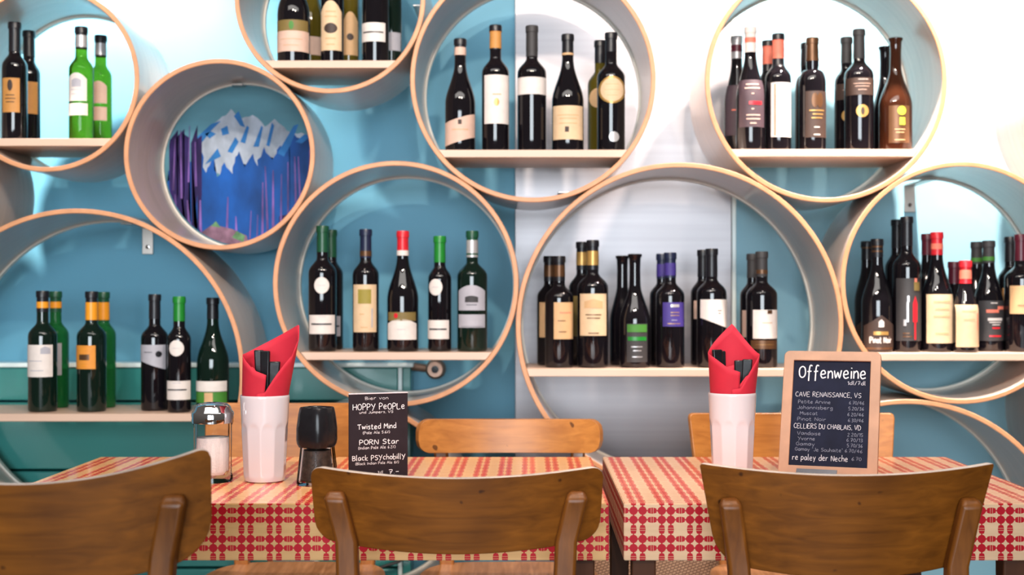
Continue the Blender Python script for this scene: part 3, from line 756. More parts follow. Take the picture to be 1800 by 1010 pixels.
# --- middle shelf
r7 = lambda dx, o: [('round', dx + 2, 487 + o, 516 + o, 13, 'white', L_('grey', (-.5, .5, .5))), ('rect', dx + 1, 553 + o, 586 + o, 22, 'white', [('black', 'rect', -.8, .8, .48, .56)] + L_('grey', (-.2, .4, .92)))]
B('R7', 567, 397, 49, 0, 'bx', 'k', [(443, 'dkgreen')], r7(0, 0), 'dark bottle with dark green neck and round seal, leftmost in the middle shelf')
B('R7', 582, 404, 42, 1, 'bx', 'k', [(452, 'dkgreen')], [('rect', 4, 555, 590, 14, 'grey', [('black', 'rect', -.9, .9, .46, .54)])], 'dark bottle with dark green neck half behind the leftmost bottle in the middle shelf')
B('R7', 643, 403, 46, 0, 'bx', 'k', [(453, 'navy'), (441, 450, 'bronze')], [('rect', 0, 500, 583, 20, 'cream', [('moss', 'rect', -.55, .6, .60, .90), ('grey', 'rect', .62, .72, .1, .5)] + L_('tan', (-.4, .0, .38), (-.3, .3, .10)))], 'dark bottle with tall cream label bearing an olive square')
B('R7', 708, 406, 55, 0, 'bg', 'k', [(449, 'red'), (440, 449, 'white')], [('rect', 0, 548, 563, 24, 'olive', [('red', 'round', -.55, -.25, .3, .9)]), ('arch', 0, 560, 596, 25, 'white', L_('grey', (-.3, .3, .5)))], 'sloping dark bottle with red capsule and white arched label, middle shelf')
B('R7', 773, 415, 41, 0, 'bx', 'k', [(461, 'green')], [('round', -6, 490, 519, 12, 'white', L_('grey', (-.5, .5, .5))), ('rect', -2, 562, 595, 19, 'white', [('black', 'rect', -.8, .8, .48, .56)])], 'slim dark bottle with bright green neck and round white seal, middle shelf')
B('R7', 830, 406, 53, 0, 'bx', 'd', [(452, 'dkgreen'), (422, 445, 'silver'), (448, 452, 'silver')], [('arch', 0, 501, 545, 23, 'grey', [('char', 'arch', -.5, .5, .32, .58)] + L_('char', (-.4, .4, .22))), ('rect', 0, 552, 575, 23, 'grey', L_('char', (-.8, .8, .08)))], 'dark green bottle with pale neck and castle label, rightmost in the middle shelf')
# --- big shelf before the steel panel
B('R8', 983, 450, 50, 0, 'bx', 'k', [(494, 'black'), (466, 486, 'bronze')], [('rect', 7, 531, 595, 17, 'tan', L_('coral', (-.4, .8, .72)) + L_('bronze', (-.6, .2, .5), (-.5, .3, .2)))], 'short dark bottle with tan label, leftmost front before the steel panel')
B('R8', 966, 450, 44, 1, 'bx', 'k', [(494, 'black'), (466, 486, 'bronze')], [('rect', -8, 531, 592, 10, 'tan', [])], 'dark bottle with sliver of tan label, leftmost rear before the steel panel')
B('R8', 1042, 422, 54, 0, 'bx', 'k', [(474, 'black'), (441, 466, 'gold')], [('rect', 0, 516, 589, 23, 'cream', [('tan', 'cone', -.7, .7, .66, .88)] + L_('bronze', (-.6, .6, .5), (-.5, .5, .42), (-.4, .4, .06)))], 'tall dark bottle with square cream label and gold oval on the neck')
B('R8', 1023, 425, 46, 1, 'bx', 'k', [(474, 'black'), (443, 466, 'gold')], [('rect', -10, 520, 590, 8, 'olive', [])], 'tall dark bottle behind the square cream label, gold oval on its neck')
B('R8', 1116, 446, 54, 0, 'tu', 'k', [], [('rect', 2, 568, 635, 18, 'char', [('leaf', 'rect', -.95, .95, .78, .98), ('green', 'rect', -.9, .9, .56, .66)] + L_('silver', (-.6, .5, .4), (-.4, .4, .3), (-.5, .5, .14)))], 'flared dark bottle with green lettering on a charcoal label')
B('R8', 1094, 449, 44, 1, 'tu', 'k', [], [], 'plain flared dark bottle behind the green lettered one')
B('R8', 1178, 444, 50, 0, 'bx', 'k', [(488, 'navy'), (462, 484, 'purple')], [('rect', 4, 531, 573, 19, 'purple', [('silver', 'rect', -.3, .5, .80, .92)] + L_('gold', (-.3, .5, .58), (-.3, .5, .46), (-.6, .6, .12)) + L_('silver', (-.2, .3, .26)))], 'dark bottle with purple label and purple neck')
B('R8', 1164, 446, 44, 1, 'bx', 'k', [(490, 'navy'), (464, 486, 'purple')], [], 'dark bottle half behind the purple labelled one')
B('R8', 1251, 437, 52, 0, 'bx', 'k', [(486, 'black')], [('slantlow', 2, 526, 576, 24, 'white', L_('char', (.2, .5, .62), (.25, .45, .52)))], 'dark bottle with white label cut aslant, behind the right napkin')
B('R8', 1236, 439, 44, 1, 'bx', 'k', [(486, 'black')], [('rect', -10, 528, 560, 8, 'pink', [])], 'dark bottle behind the white label cut aslant')
B('R8', 1339, 442, 54, 0, 'bx', 'k', [(486, 'char'), (474, 481, 'bronze')], [('rect', 3, 544, 594, 22, 'white', [('bronze', 'rect', .1, .5, .86, .99)] + L_('tan', (-.3, .5, .55))), ('rect', 1, 597, 612, 23, 'bronze', L_('gold', (-.7, .7, .5)))], 'dark bottle with white label over a brown strip, right end before the steel panel')
B('R8', 1323, 446, 44, 1, 'bx', 'k', [(488, 'char')], [('rect', -10, 545, 592, 10, 'pink', [])], 'dark bottle mostly hidden behind the white label over a brown strip')
# --- right shelf
B('R9', 1542, 420, 54, 0, 'bg', 'k', [(452, 'black'), (432, 435, 'bronze'), (440, 443, 'bronze')], [('cone', 0, 553, 615, 26, 'brown', [('white', 'cone', -.18, .18, .66, .88), ('gold', 'rect', -.5, .5, .44, .54), ('white', 'T', 'Pinot Noir', -.72, .72, .22, .16), ('bronze', 'rect', -.9, .9, .04, .09)] )], 'sloping dark bottle with black label lettered Pinot Noir, leftmost in the right shelf')
B('R9', 1524, 424, 44, 1, 'bg', 'k', [(456, 'black'), (434, 437, 'bronze')], [('cone', -8, 556, 612, 13, 'brown', [])], 'sloping dark bottle behind the Pinot Noir one at the right')
B('R9', 1594, 381, 49, 0, 'bx', 'k', [(432, 'black')], [('rect', 0, 489, 598, 22, 'char', [('olive', 'rect', .25, .75, .80, .94), ('red', 'cone', .15, .55, .30, .72), ('red', 'rect', .28, .42, .02, .36), ('coral', 'rect', .3, .5, .94, 1.), ('silver', 'rect', -.32, -.18, .30, .62), ('silver', 'rect', -.55, -.36, .24, .34), ('silver', 'rect', -.28, -.12, .62, .72)] + L_('bronze', (-.6, -.1, .12), (-.6, .1, .07)))], 'tallest dark bottle with red figure on its black label, right shelf')
B('R9', 1577, 386, 42, 1, 'bx', 'k', [(436, 'black')], [], 'tall plain dark bottle behind the red figure label')
B('R9', 1647, 408, 54, 0, 'bg', 'k', [(448, 'red'), (428, 438, 'coral')], [('rect', 1, 517, 602, 24, 'cream', L_('tan', (-.6, .6, .85), (-.5, .5, .7), (-.6, .6, .55), (-.5, .5, .2)))], 'dark bottle with red capsule and big cream label, taller of the two red capped')
B('R9', 1630, 411, 44, 1, 'bg', 'k', [(448, 'maroon')], [], 'dark bottle with maroon capsule behind the taller red capped bottle')
B('R9', 1697, 458, 44, 3.185, 'bg', 'k', [(498, 'red'), (474, 490, 'coral')], [('rect', 0, 535, 609, 20, 'cream', L_('tan', (-.6, .6, .85), (-.5, .5, .65)) + [('coral', 'rect', .75, .85, .4, .8)])], 'small dark bottle with red capsule and cream label in the right shelf')
B('R9', 1677, 460, 36, 1, 'bg', 'k', [(498, 'maroon')], [], 'small dark bottle with maroon capsule behind the small red capped one')
B('R9', 1738, 423, 50, 3.245, 'bg', 'k', [(462, 'char'), (451, 458, 'leaf')], [('rect', 2, 528, 598, 24, 'char', [('coral', 'rect', -.6, .3, .70, .78), ('coral', 'rect', .2, .75, .78, .86), ('white', 'rect', -.5, .6, .50, .57), ('red', 'rect', -.2, .4, .30, .34), ('red', 'rect', -.4, .5, .10, .14)] + L_('white', (-.3, .2, .94), (-.4, .5, .46), (-.2, .4, .4)))], 'sloping dark bottle with green ring on its neck and red lettered black label')
B('R9', 1717, 425, 42, 3.345, 'bg', 'k', [(464, 'char'), (453, 460, 'leaf')], [], 'sloping dark bottle with green ring on its neck, rear of its pair')
B('R9', 1794, 412, 54, 0, 'bx', 'k', [(458, 'maroon')], [('rect', 2, 502, 551, 26, 'tan', [('gold', 'arch', -.1, .8, .3, .98)] + L_('bronze', (-.6, .2, .3)))], 'dark bottle with tan label cut by the right edge of the photo')
B('R9', 1776, 416, 42, 1, 'bx', 'k', [(460, 'black')], [('rect', -6, 506, 552, 12, 'ochre', [])], 'dark bottle behind the tan labelled one at the right edge of the photo')


# ------------------------------------------------------------------ tables
def table(label, xl, xr, yn, yf, legs_x):
    t = thing('restaurant_table', label, 'table', ((xl + xr) / 2, (yn + yf) / 2, 0))
    hx, hy = (xr - xl) / 2, (yf - yn) / 2
    z1, z0 = .750, .663
    bm = bmesh.new(); v = box(bm, -hx, hx, -hy, hy, z0, z1)
    bmesh.ops.bevel(bm, geom=bm.edges[:], offset=.0012, segments=2, affect='EDGES')
    bmesh.ops.recalc_face_normals(bm, faces=bm.faces[:])
    uv = bm.loops.layers.uv.new('UVMap')
    for f in bm.faces:
        n = f.normal; top = n.z > .5
        f.material_index = 1 if top else 0
        for lp in f.loops:
            p = lp.vert.co
            if abs(n.z) > .5: lp[uv].uv = (p.x + hx + (0.0 if xl > 0 else -.0019), p.y + hy)
            elif abs(n.y) > .5: lp[uv].uv = (p.x + hx + (0.0 if xl > 0 else -.0019), z1 - p.z + .0038)
            else: lp[uv].uv = (p.y + hy, z1 - p.z + .0038)
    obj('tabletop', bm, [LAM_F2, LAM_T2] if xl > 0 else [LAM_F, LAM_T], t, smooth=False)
    for lx in legs_x:
        for ly in (-hy + .022, hy - .022):
            bm = bmesh.new(); bar(bm, [(lx - (xl + xr) / 2, ly, 0), (lx - (xl + xr) / 2, ly, z0)], [.028, .037], [.028, .037])
            obj('leg', bm, DARKWOOD, t, bevel=.003)
    return t


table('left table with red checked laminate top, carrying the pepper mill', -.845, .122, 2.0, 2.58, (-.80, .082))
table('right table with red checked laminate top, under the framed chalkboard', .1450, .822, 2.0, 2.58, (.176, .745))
TZ = .7502


# ------------------------------------------------------------------ chairs
def chair(label, loc, facing, w, h_end, zt, dip, sag, curve, lean, taper, rt, rb, post_top, post_x, mat, pmat, cap_drop, thick=.013):
    """origin on the floor under the middle of the backrest, sitter looks along +Y"""
    t = thing('wooden_chair', label, 'chair', (loc[0], loc[1], 0), 0 if facing > 0 else pi, group='wooden chairs round the tables')
    zb = zt - h_end
    b = bmesh.new(); N, V = 56, 12
    us = [-cos(pi * i / N) for i in range(N + 1)]
    us = [.35 * (-1 + 2 * i / N) + .65 * q for i, q in enumerate(us)]
    fr, bk = [], []
    for u in us:
        ax = abs(u) * w / 2
        t_ = zt - dip * (1 - u * u); b_ = zb - sag * (1 - u * u)
        if ax > w / 2 - rt: t_ -= rt - sqrt(max(rt * rt - (ax - (w / 2 - rt)) ** 2, 0))
        if ax > w / 2 - rb: b_ += rb - sqrt(max(rb * rb - (ax - (w / 2 - rb)) ** 2, 0))
        c0, c1 = [], []
        for j in range(V + 1):
            q = j / V; z = b_ + (t_ - b_) * q
            x = u * w / 2 * (1 - taper * (zt - z) / max(h_end, .01))
            y = curve * u * u - lean * (z - (zt + zb) / 2)
            sl = 2 * curve * u / (w / 2); nn = sqrt(1 + sl * sl)
            c0.append(b.verts.new((x + sl / nn * thick / 2, y - thick / nn / 2, z)))
            c1.append(b.verts.new((x - sl / nn * thick / 2, y + thick / nn / 2, z)))
        fr.append(c0); bk.append(c1)
    for G in (fr, bk):
        for A, C in zip(G, G[1:]):
            for j in range(V): b.faces.new((A[j], C[j], C[j + 1], A[j + 1]))
    for i in range(N):
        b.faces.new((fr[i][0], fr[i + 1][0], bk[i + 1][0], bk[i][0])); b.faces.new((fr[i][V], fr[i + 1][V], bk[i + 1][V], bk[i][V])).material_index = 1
    for j in range(V):
        b.faces.new((fr[0][j], fr[0][j + 1], bk[0][j + 1], bk[0][j])); b.faces.new((fr[N][j], fr[N][j + 1], bk[N][j + 1], bk[N][j]))
    obj('backrest', b, [mat, WORNLIT if facing > 0 else mat], t, bevel=.0035, angle=50)
    # posts: the rear legs run up behind the backrest
    zs = .455
    for s in (-1, 1):
        u = post_x / (w / 2); yb = curve * u * u - lean * (post_top - (zt + zb) / 2) - thick / 2 - .0125
        ybm = curve * u * u - lean * (zb - (zt + zb) / 2) - thick / 2 - .0125
        b = bmesh.new()
        bar(b, [(s * (post_x + .004), -.075, 0), (s * post_x * .84, -.012, zs), (s * post_x * .915, ybm, zb), (s * post_x, yb, post_top - .010), (s * post_x, yb + .004, post_top)],
            [.026, .032, .031, .030, .022], [.026, .030, .026, .024, .012])
        obj('rear_leg', b, pmat, t, bevel=.005)
        b = bmesh.new(); bar(b, [(s * .155, .375, 0), (s * .165, .355, zs - .012)], [.024, .034], [.024, .034]); obj('front_leg', b, pmat, t, bevel=.004)
        b = bmesh.new(); tube(b, [(s * post_x * .93, -.045, .235), (s * .16, .365, .225)], .009, 12); obj('side_stretcher', b, pmat, t)
    b = bmesh.new()
    # moulded seat with a rounded outline
    P = []
    K = 64
    for i in range(K):
        a = 2 * pi * i / K
        ca, sa = cos(a), sin(a); e = .45
        P.append((.195 * math.copysign(abs(ca) ** e, ca) * (1 - .05 * -sa), .178 + .205 * math.copysign(abs(sa) ** .62, sa)))
    up = [b.verts.new((x, y, .474)) for x, y in P]; lo = [b.verts.new((x * .985, .178 + (y - .178) * .985, .456)) for x, y in P]
    c = b.verts.new((0, .178, .466))
    mid = [b.verts.new((x * .6, .178 + (y - .178) * .6, .468)) for x, y in P]
    for i in range(K):
        j = (i + 1) % K
        b.faces.new((up[i], up[j], mid[j], mid[i])); b.faces.new((mid[i], mid[j], c)); b.faces.new((up[i], up[j], lo[j], lo[i]))
    b.faces.new(lo)
    obj('seat', b, SEATW, t, bevel=.003)
    return t


# nearest row, backs to the camera
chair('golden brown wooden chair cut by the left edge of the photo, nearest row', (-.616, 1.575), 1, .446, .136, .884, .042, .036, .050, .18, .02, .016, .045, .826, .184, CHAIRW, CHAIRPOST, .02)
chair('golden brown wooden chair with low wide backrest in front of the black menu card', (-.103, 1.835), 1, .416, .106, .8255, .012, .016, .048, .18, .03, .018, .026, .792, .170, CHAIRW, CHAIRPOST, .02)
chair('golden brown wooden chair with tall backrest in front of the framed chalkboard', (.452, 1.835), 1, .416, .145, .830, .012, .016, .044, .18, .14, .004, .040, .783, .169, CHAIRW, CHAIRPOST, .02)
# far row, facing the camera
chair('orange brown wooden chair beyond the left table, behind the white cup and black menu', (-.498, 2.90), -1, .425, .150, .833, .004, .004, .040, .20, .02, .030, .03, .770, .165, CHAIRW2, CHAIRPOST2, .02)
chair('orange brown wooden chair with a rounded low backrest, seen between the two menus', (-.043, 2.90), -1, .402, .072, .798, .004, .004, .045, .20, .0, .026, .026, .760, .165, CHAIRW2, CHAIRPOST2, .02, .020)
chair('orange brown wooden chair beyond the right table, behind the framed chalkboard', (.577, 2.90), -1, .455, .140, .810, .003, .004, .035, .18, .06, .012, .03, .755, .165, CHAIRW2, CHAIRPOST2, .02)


# ------------------------------------------------------------------ things on the tables
def faceted_cup(label, x, Y):
    t = thing('tumbler', label, 'cup', (x, Y, TZ), group='white tumblers holding napkins')
    H = .1475; n = 120; FAC = 10
    def rfun(r, h, a):
        ph = ((a + pi / 2) / (2 * pi) * FAC) % 1 - .5
        arch = .62 + .06 * (1 - (2 * ph) ** 2)
        hh = h / H
        if hh > arch or r < .02: return r
        k = min(1, (arch - hh) / .03) * min(1, max(0, hh - .03) / .08)
        # flat chord facet
        half = pi / FAC; ang = ph * 2 * half
        flat = cos(half) / cos(ang) * 1.012
        return r * (1 + (flat - 1) * k)
    prof = [(0, .003), (.022, .003), (.030, 0), (.0335, .002), (.0350, .008)]
    for i in range(1, 41):
        z = .008 + (H - .010) * i / 40; prof.append((.0350 + .0070 * (z / H) ** 1.15, z))
    prof += [(.0412, H), (.0400, H - .001)]
    for i in range(1, 10):
        z = H - .001 - (H - .012) * i / 9; prof.append((.0395 - .0055 * i / 9, z))
    prof += [(0, .0105)]
    b = bmesh.new(); lathe(b, prof, n, rfun=lambda r, h, a: rfun(r, h, a) if r > .0349 else r)
    obj('cup_body', b, CERAMIC, t, angle=45)
    return t


def napkin(label, x, Y, table_, lean, inner):
    t = thing('paper_napkin', label, 'napkin', (x, Y, TZ), group='red napkins rolled round cutlery')
    H = .1475
    def sheet(tb, r0, r1, swirl, name):
        b = bmesh.new(); N, V = 72, 14; g = []
        a0, a1 = tb[0][0], tb[-1][0]
        for i in range(N + 1):
            a = a0 + (a1 - a0) * i / N
            for (p, q), (r, s) in zip(tb, tb[1:]):
                if p <= a <= r:
                    sa, sp_, sr = sin(radians(a)), sin(radians(p)), sin(radians(r))
                    hh = q + (s - q) * ((sa - sp_) / (sr - sp_) if abs(sr - sp_) > .05 else (a - p) / (r - p)); break
            th = pi / 2 - radians(a); row = []
            for j in range(V + 1):
                z = .045 + (H + hh - .045) * j / V
                k = (z - .045) / (H + .10 - .045)
                rad = (r0 + (r1 - r0) * k) + swirl * i / N
                rad *= 1 + .025 * sin(3 * th + 2) * k
                row.append(b.verts.new((rad * cos(th) + lean[0] * max(0, z - H), rad * sin(th) + lean[1] * max(0, z - H), z)))
            g.append(row)
        for A, C in zip(g, g[1:]):
            for j in range(V): b.faces.new((A[j], C[j], C[j + 1], A[j + 1]))
        o = obj(name, b, NAPKIN, t, angle=60)
        m = o.modifiers.new('paper', 'SOLIDIFY'); m.thickness = .0009; m.offset = 0
    sheet(table_, .0295, .0460, .0022, 'outer_fold')
    sheet(inner, .0270, .0415, .0010, 'inner_fold')
    return t


def cutlery(label, x, Y, ztop, dx, dy, yaw, leanx, wd=.0165):
    """black handled table knife or fork, handle up, standing in the cup"""
    t = thing('table_knife', label, 'cutlery', (x + dx, Y + dy, TZ), 0, group='black handled cutlery in the cups')
    Ht = ztop - TZ
    zb = .0125
    xb = -leanx
    def P(z): return xb + leanx * (z - zb) / (Ht - zb)
    zh = Ht - .105
    b = bmesh.new(); bar(b, [(P(zh), 0, zh), (P(zh + .03), 0, zh + .03), (P(Ht), 0, Ht)], [.011, .0145, wd], [.006, .0075, .0085])
    o1 = obj('handle', b, RUBBER, t, bevel=.0022)
    b = bmesh.new(); bar(b, [(P(zb), 0, zb), (P(zb + .02), 0, zb + .02), (P(zh) , 0, zh - .0005)], [.006, .011, .008], [.0012, .0016, .003])
    o2 = obj('blade', b, CHROME, t, bevel=.0005)
    for o in (o1, o2): o.rotation_euler = (0, 0, yaw)
    return t


YC = 2.245
xc1 = (465.5 - CX) * YC / F
faceted_cup('white faceted tumbler with a red napkin on the left table', xc1, YC)
napkin('red paper napkin rolled in the white tumbler beside the pepper mill', xc1, YC,
       [(-190, .036), (-160, .044), (-90, .070), (62, .120), (90, .092), (110, .068), (170, .006), (190, .004)], (.10, 0),
       [(-175, .034), (-150, .050), (-100, .045), (0, .040), (100, .030), (150, .02), (175, -.01)])
zpx = lambda y: ZE + (CY - y) * YC / F
cutlery('black handle standing left in the napkin on the left table', xc1, YC, zpx(615), -.011, .004, .15, -.008)
cutlery('black handle standing in the middle of the napkin on the left table', xc1, YC, zpx(616), .002, -.006, -.1, .002)
cutlery('black handle leaning right in the napkin on the left table', xc1, YC, zpx(635), .0165, .002, .1, .010, .020)
YC2 = 2.30
xc2 = (1287 - CX) * YC2 / F
faceted_cup('white faceted tumbler with a red napkin on the right table', xc2, YC2)
napkin('red paper napkin rolled in the white tumbler beside the framed chalkboard', xc2, YC2,
       [(-190, .038), (-160, .045), (-90, .068), (6, .120), (90, .068), (168, .010), (190, .008)], (.02, 0),
       [(-175, .050), (-150, .046), (-100, .042), (0, .040), (100, .040), (150, .03), (175, .01)])
zpx2 = lambda y: ZE + (CY - y) * YC2 / F
cutlery('black handle tilted left in the napkin on the right table', xc2, YC2, zpx2(614), -.027, -.002, .3, -.013, .018)
cutlery('black handle behind the tilted left one on the right table', xc2, YC2, zpx2(617), -.018, .014, .1, -.008)
cutlery('black handle right of centre in the napkin on the right table', xc2, YC2, zpx2(633), .013, .003, .0, .004, .018)
cutlery('black handle furthest right in the napkin on the right table', xc2, YC2, zpx2(631), .027, .000, -.15, .013, .018)

# sugar shaker
YS = 2.240
xs = (374 - CX) * YS / F
t = thing('sugar_shaker', 'glass sugar shaker with a chrome lid on the left table', 'sugar shaker', (xs, YS, TZ))
def fac(r, h, a):
    if h < .012 or h > .098 or r < .027: return r
    half = pi / 12; ph = ((a / (2 * half)) % 1 - .5) * 2 * half
    return r * cos(half) / cos(ph) * 1.01
b = bmesh.new()
lathe(b, [(0, .0), (.031, 0), (.0335, .003), (.0335, .010), (.0320, .016), (.0322, .060), (.0325, .096), (.0345, .103), (.0345, .108), (.0320, .110), (.0300, .110), (.0290, .102), (.0285, .060), (.0280, .018), (.024, .012), (0, .012)], 96, rfun=fac)
obj('glass_jar', b, GLASSJ, t, angle=30)
b = bmesh.new(); lathe(b, [(0, .0125), (.0235, .0125), (.0276, .019), (.0280, .060), (.0281, .0755), (.014, .0775), (0, .0770)], 48); obj('sugar', b, SALT, t)
b = bmesh.new(); lathe(b, [(.0350, .1005), (.0352, .1005), (.0356, .103), (.0356, .117), (.0345, .1195), (.0320, .122), (.0300, .1280), (.0240, .1330), (.012, .1350), (0, .1352)], 64)
ld = obj('chrome_lid', b, CHROME, t, angle=40); ld['label'] = 'domed chrome lid'
b = bmesh.new(); box(b, -.006, .011, -.0290, -.0215, .1270, .1325); obj('pour_flap', b, CHROME, ld, bevel=.001)

# pepper mill
def mill(label, x, Y, k, filler, fillmat, name):
    t = thing(name, label, 'spice mill', (x, Y, TZ))
    def sq(e):
        def f(r, h, a):
            c, s = abs(cos(a + .5)), abs(sin(a + .5))
            return r / ((c ** e + s ** e) ** (1 / e)) * .985
        return f
    b = bmesh.new()
    lathe(b, [(0, .0), (.0320 * k, 0), (.0338 * k, .002), (.0338 * k, .006), (.0300 * k, .040 * k), (.0275 * k, .0640 * k), (.0275 * k, .0655 * k), (.0255 * k, .0655 * k), (.0250 * k, .060 * k), (.0278 * k, .035 * k), (.0310 * k, .008), (.028 * k, .005), (0, .005)], 64)
    obj('glass_body', b, GLASSJ, t, angle=40)
    rnd = random.Random(11)
    b = bmesh.new()
    lathe(b, [(0, .0055), (.026 * k, .0055), (.0292 * k, .009), (.0262 * k, .036 * k), (.0238 * k, .058 * k), (0, .060 * k)], 36)
    if filler:
        for i in range(420):
            z = rnd.uniform(.010, .056) * k; a = rnd.uniform(0, 2 * pi)
            rr = (.0292 + (.0238 - .0292) * min(1, max(0, (z / k - .009) / .049))) * k - .0012
            bmesh.ops.create_icosphere(b, subdivisions=1, radius=rnd.uniform(.0014, .0022), matrix=Matrix.Translation((rr * cos(a), rr * sin(a), z)))
    o = obj('peppercorns' if filler else 'salt_filling', b, fillmat, t)
    if filler: o['kind'] = 'stuff'
    b = bmesh.new()
    lathe(b, [(.0230 * k, .0630 * k), (.0270 * k, .0630 * k), (.0298 * k, .0690 * k), (.0308 * k, .076 * k), (.0306 * k, .095 * k), (.0278 * k, .118 * k), (.0258 * k, .1285 * k), (.0247 * k, .1300 * k), (.0238 * k, .1290 * k), (.0230 * k, .1262 * k), (0, .1258 * k)], 72, rfun=sq(3.2))
    cp = obj('grinder_cap', b, RUBBER, t, angle=45); cp['label'] = 'black twisting cap'
    b = bmesh.new(); lathe(b, [(.0105 * k, .1261 * k), (.0110 * k, .1285 * k), (.0160 * k, .1285 * k), (.0165 * k, .1261 * k)], 40); obj('top_ring', b, RUBBER, cp)
    return t
YP = 2.205
mill('pepper mill with black cap and peppercorns in glass on the left table', (557 - CX) * YP / F, YP, 1.0, True, PEPPER, 'pepper_mill')
mill('smaller salt mill hidden behind the pepper mill, white filling', (564 - CX) * 2.40 / F, 2.40, .86, False, SALT, 'salt_mill')

# black menu card in an upright holder
YM = 2.26
t = thing('menu_card', 'small black menu card lettered HOPPY PEOPLE in white, standing on the left table', 'menu card', ((665 - CX) * YM / F, YM, TZ), radians(22))
w2, H = .0525, .1480
b = bmesh.new(); box(b, -w2, w2, -.0012, .0012, .003, H); obj('card', b, SLATE, t, bevel=.0004)
b = bmesh.new(); box(b, -w2 - .0002, w2 + .0002, -.0018, .0018, H + .0001, H + .0022); e = obj('top_edge', b, CERAMIC, t, bevel=.0004); e['label'] = 'top edge painted pale as if lit'
b = bmesh.new(); box(b, -w2, w2, -.022, .022, 0, .0026); obj('foot_plate', b, DARKMETAL, t, bevel=.0006)
MENU = [('Bier von', -.024, .017, .1385, .0050, 0), ('HOPPY PeOPLe', -.0455, .0465, .1215, .0098, 1), ('und Jumpers, VS', -.034, .026, .1150, .0040, 0),
        ('Twisted Mind', -.037, .031, .0880, .0082, 1), ('(Pale Ale 5.6%)', -.028, .020, .0795, .0044, 0), ('PORN Star', -.034, .036, .0615, .0080, 1), ('(Indian Pale Ale 6.2%)', -.036, .030, .0535, .0046, 0),
        ('Black PSYchobillY', -.0465, .0475, .0345, .0080, 1), ('(Black Indian Pale Ale 8%)', -.041, .036, .0270, .0042, 0), ('3dl', -.002, .008, .0105, .0042, 0), ('7.-', .018, .036, .0095, .0068, 1)]
for s, xa_, xb_, z_, sz, big in MENU:
    b = bmesh.new(); letter(b, s, xa_, z_, sz, .00110 if big else .00052, lambda a, c: (a, -.00165, c), .3, xb_ - xa_)
    obj('chalk_lettering', b, CHALK, t, smooth=False)

# framed chalkboard in a metal clip
YK = 2.235
xk = (1454 - CX) * YK / F
t = thing('chalkboard', 'wood framed chalkboard headed Offenweine leaning back in a metal clip on the right table', 'chalkboard', (xk, YK, TZ), radians(-20))
LE = radians(20)
def bp(x, d, z):      # board coordinates: x across, d out of the face, z up the face
    return (x, z * sin(LE) - d * cos(LE) + .004, z * cos(LE) + d * sin(LE) + .0042)
BW, BH, fr = .0835, .226, .0175
def rounded(hw, z0, z1, r, n=6):
    P = []
    for cx_, cz_, a0 in ((hw - r, z0 + r, -90), (hw - r, z1 - r, 0), (-hw + r, z1 - r, 90), (-hw + r, z0 + r, 180)):
        for i in range(n + 1):
            a = radians(a0 + 90 * i / n); P.append((cx_ + r * cos(a), cz_ + r * sin(a)))
    return P
b = bmesh.new()
po = rounded(BW, 0, BH, .010); pi_ = rounded(BW - fr, fr + .002, BH - fr, .0008)
rows = []
for poly, d in ((po, .0), (po, .0095), (pi_, .0095), (pi_, .0)): rows.append([b.verts.new(bp(x, d, z)) for x, z in poly])
for A, C in zip(rows, rows[1:] + rows[:1]):
    for i in range(len(A)):
        j = (i + 1) % len(A); b.faces.new((A[i], A[j], C[j], C[i]))
obj('frame', b, FRAMEWOOD, t, bevel=.0012)
b = bmesh.new(); r = [[b.verts.new(bp(x, d, z)) for x, z in rounded(BW - fr + .003, fr - .001, BH - fr + .003, .001)] for d in (.001, .0055)]
for i in range(len(r[0])):
    j = (i + 1) % len(r[0]); b.faces.new((r[0][i], r[0][j], r[1][j], r[1][i]))
b.faces.new(r[0]); b.faces.new(r[1])
obj('slate', b, BOARD, t, smooth=False)
z_ = lambda v: fr + .002 + (BH - 2 * fr - .002) * v
e_ = lambda a, c: bp(a, .0061, c)
hw = BW - fr
b = bmesh.new()
letter(b, 'Offenweine', -hw * .86, z_(.835), .0205, .0020, e_, .15, hw * 1.74)
obj('chalk_lettering', b, CHALK, t, smooth=False)
SOFT = M('soft_chalk', (.55, .53, .58), .9, noise=(900, .15))
for s, x0_, x1_, v, sz in (('1dl/7dl', .42, .88, .776, .0062), ('CAVE RENAISSANCE, VS', -.92, .78, .655, .0082), ('CELLIERS DU CHABLAIS, VD', -.92, .80, .352, .0082)):
    b = bmesh.new(); letter(b, s, hw * x0_, z_(v), sz, .00068, e_, .25, hw * (x1_ - x0_)); obj('chalk_lettering', b, SOFT, t, smooth=False)
b = bmesh.new()
letter(b, 're paley der Neche', -hw * .92, z_(.055), .0092, .00085, e_, .25, hw * 1.42)
obj('chalk_lettering', b, SOFT, t, smooth=False)
for s, x0_, x1_, v in (('Petite Arvine', -.84, .0, .590), ('Johannisberg', -.86, .06, .535), ('Muscat', -.78, -.32, .480), ('Pinot Noir', -.84, -.10, .425),
                       ('Vandoise', -.82, -.22, .290), ('Yvorne', -.80, -.36, .240), ('Gamay', -.84, -.36, .190), ('Gamay "Je Souhaite"', -.86, .36, .140),
                       ('6.70/46', .48, .86, .590), ('5.20/36', .47, .86, .535), ('6.20/46', .45, .86, .480), ('6.30/46', .47, .86, .425),
                       ('2.20/15', .47, .86, .290), ('6.70/13', .45, .86, .240), ('5.70/36', .47, .86, .190), ('6.70/46', .42, .86, .140), ('6.70', .60, .84, .068)):
    b = bmesh.new(); letter(b, s, hw * x0_, z_(v), .0058, .00052, e_, .25, hw * (x1_ - x0_)); obj('chalk_lettering', b, CHALKDIM, t, smooth=False)
b = bmesh.new()
box(b, -.050, .018, -.036, .030, 0, .0035)
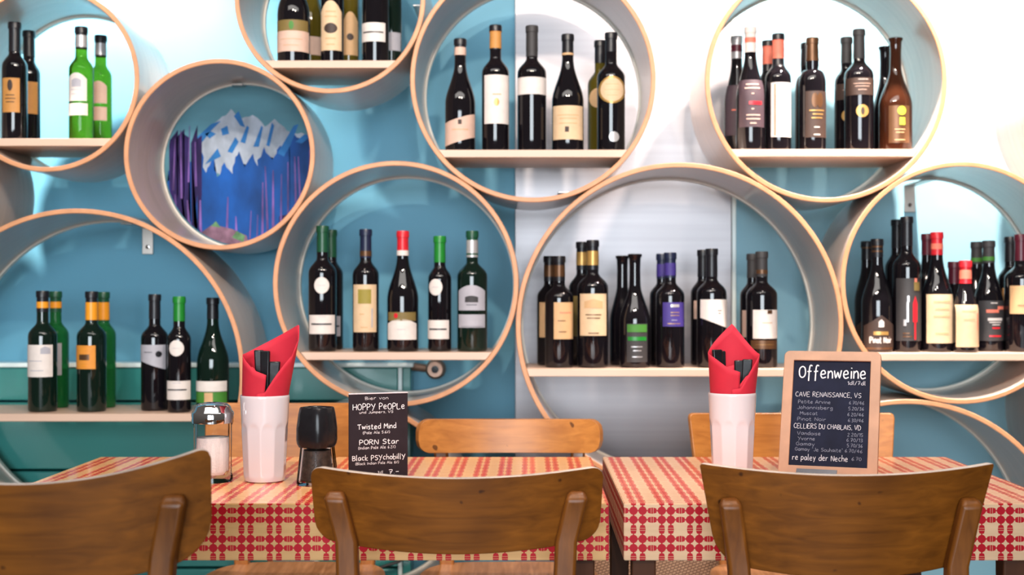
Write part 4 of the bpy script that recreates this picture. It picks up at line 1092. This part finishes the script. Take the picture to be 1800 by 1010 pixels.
for q in ((-.050, .018),):
    v = [b.verts.new(p) for p in ((q[0], -.036, .0036), (q[1], -.036, .0036), (q[1], -.012, .022), (q[0], -.012, .022), (q[0], -.033, .0036), (q[1], -.033, .0036), (q[1], -.010, .020), (q[0], -.010, .020))]
    for f in ((0, 1, 2, 3), (4, 5, 6, 7), (0, 1, 5, 4), (1, 2, 6, 5), (2, 3, 7, 6), (3, 0, 4, 7)): b.faces.new([v[i] for i in f])
cl = obj('clip_stand', b, DARKMETAL, t, smooth=False); cl['label'] = 'dark metal clip foot'
b = bmesh.new(); box(b, -.050, .018, -.0385, -.0362, 0, .0042); e = obj('clip_edge', b, CHROME, cl, bevel=.0003)

# ------------------------------------------------------------------ woven basket and cables under the tables
def wicker():
    m = bpy.data.materials.new('woven_rattan'); n, l, p = nodes(m)
    t = n.new('ShaderNodeTexCoord'); mp = n.new('ShaderNodeMapping'); l.new(t.outputs['Object'], mp.inputs[0])
    mp.inputs['Scale'].default_value = (130, 130, 130); mp.inputs['Rotation'].default_value = (0, radians(18), 0)
    br = n.new('ShaderNodeTexBrick'); sp = n.new('ShaderNodeSeparateXYZ'); cb = n.new('ShaderNodeCombineXYZ')
    l.new(mp.outputs[0], sp.inputs[0]); l.new(sp.outputs[0], cb.inputs[0]); l.new(sp.outputs[2], cb.inputs[1]); l.new(cb.outputs[0], br.inputs['Vector'])
    br.inputs['Scale'].default_value = 1; br.inputs['Color1'].default_value = (.60, .36, .22, 1); br.inputs['Color2'].default_value = (.52, .30, .18, 1)
    br.inputs['Mortar'].default_value = (.14, .06, .035, 1); br.inputs['Mortar Size'].default_value = .13; br.inputs['Brick Width'].default_value = 1.2; br.inputs['Row Height'].default_value = .8
    l.new(br.outputs[0], p.inputs['Base Color']); p.inputs['Roughness'].default_value = .6
    bp_ = n.new('ShaderNodeBump'); bp_.inputs['Strength'].default_value = .6; bp_.inputs['Distance'].default_value = .003; bp_.invert = True
    l.new(br.outputs['Fac'], bp_.inputs['Height']); l.new(bp_.outputs[0], p.inputs['Normal'])
    return m
WICK = wicker()
t = thing('rattan_basket', 'woven rattan basket on the floor, seen through the gap between the two tables', 'basket', (.285, 3.19, 0))
b = bmesh.new(); bar(b, [(0, 0, 0), (0, 0, .56)], [.37, .40], [.30, .34])
obj('woven_body', b, WICK, t, bevel=.02)
b = bmesh.new(); bar(b, [(0, 0, .5605), (0, 0, .586)], [.42, .40], [.36, .34]); obj('lid', b, WICK, t, bevel=.008)
bm = bmesh.new(); tube(bm, [px(400, 975, 3.458), px(427, 986, 3.458), px(510, 1010, 3.458), px(580, 1022, 3.458), px(640, 1006, 3.458), px(700, 987, 3.458), px(745, 960, 3.50), px(752, 900, 3.575)], .0045, 8)
tag(obj('power_cable', bm, CABLE), 'thin black cable sagging along the radiator beneath the left table', 'cable')
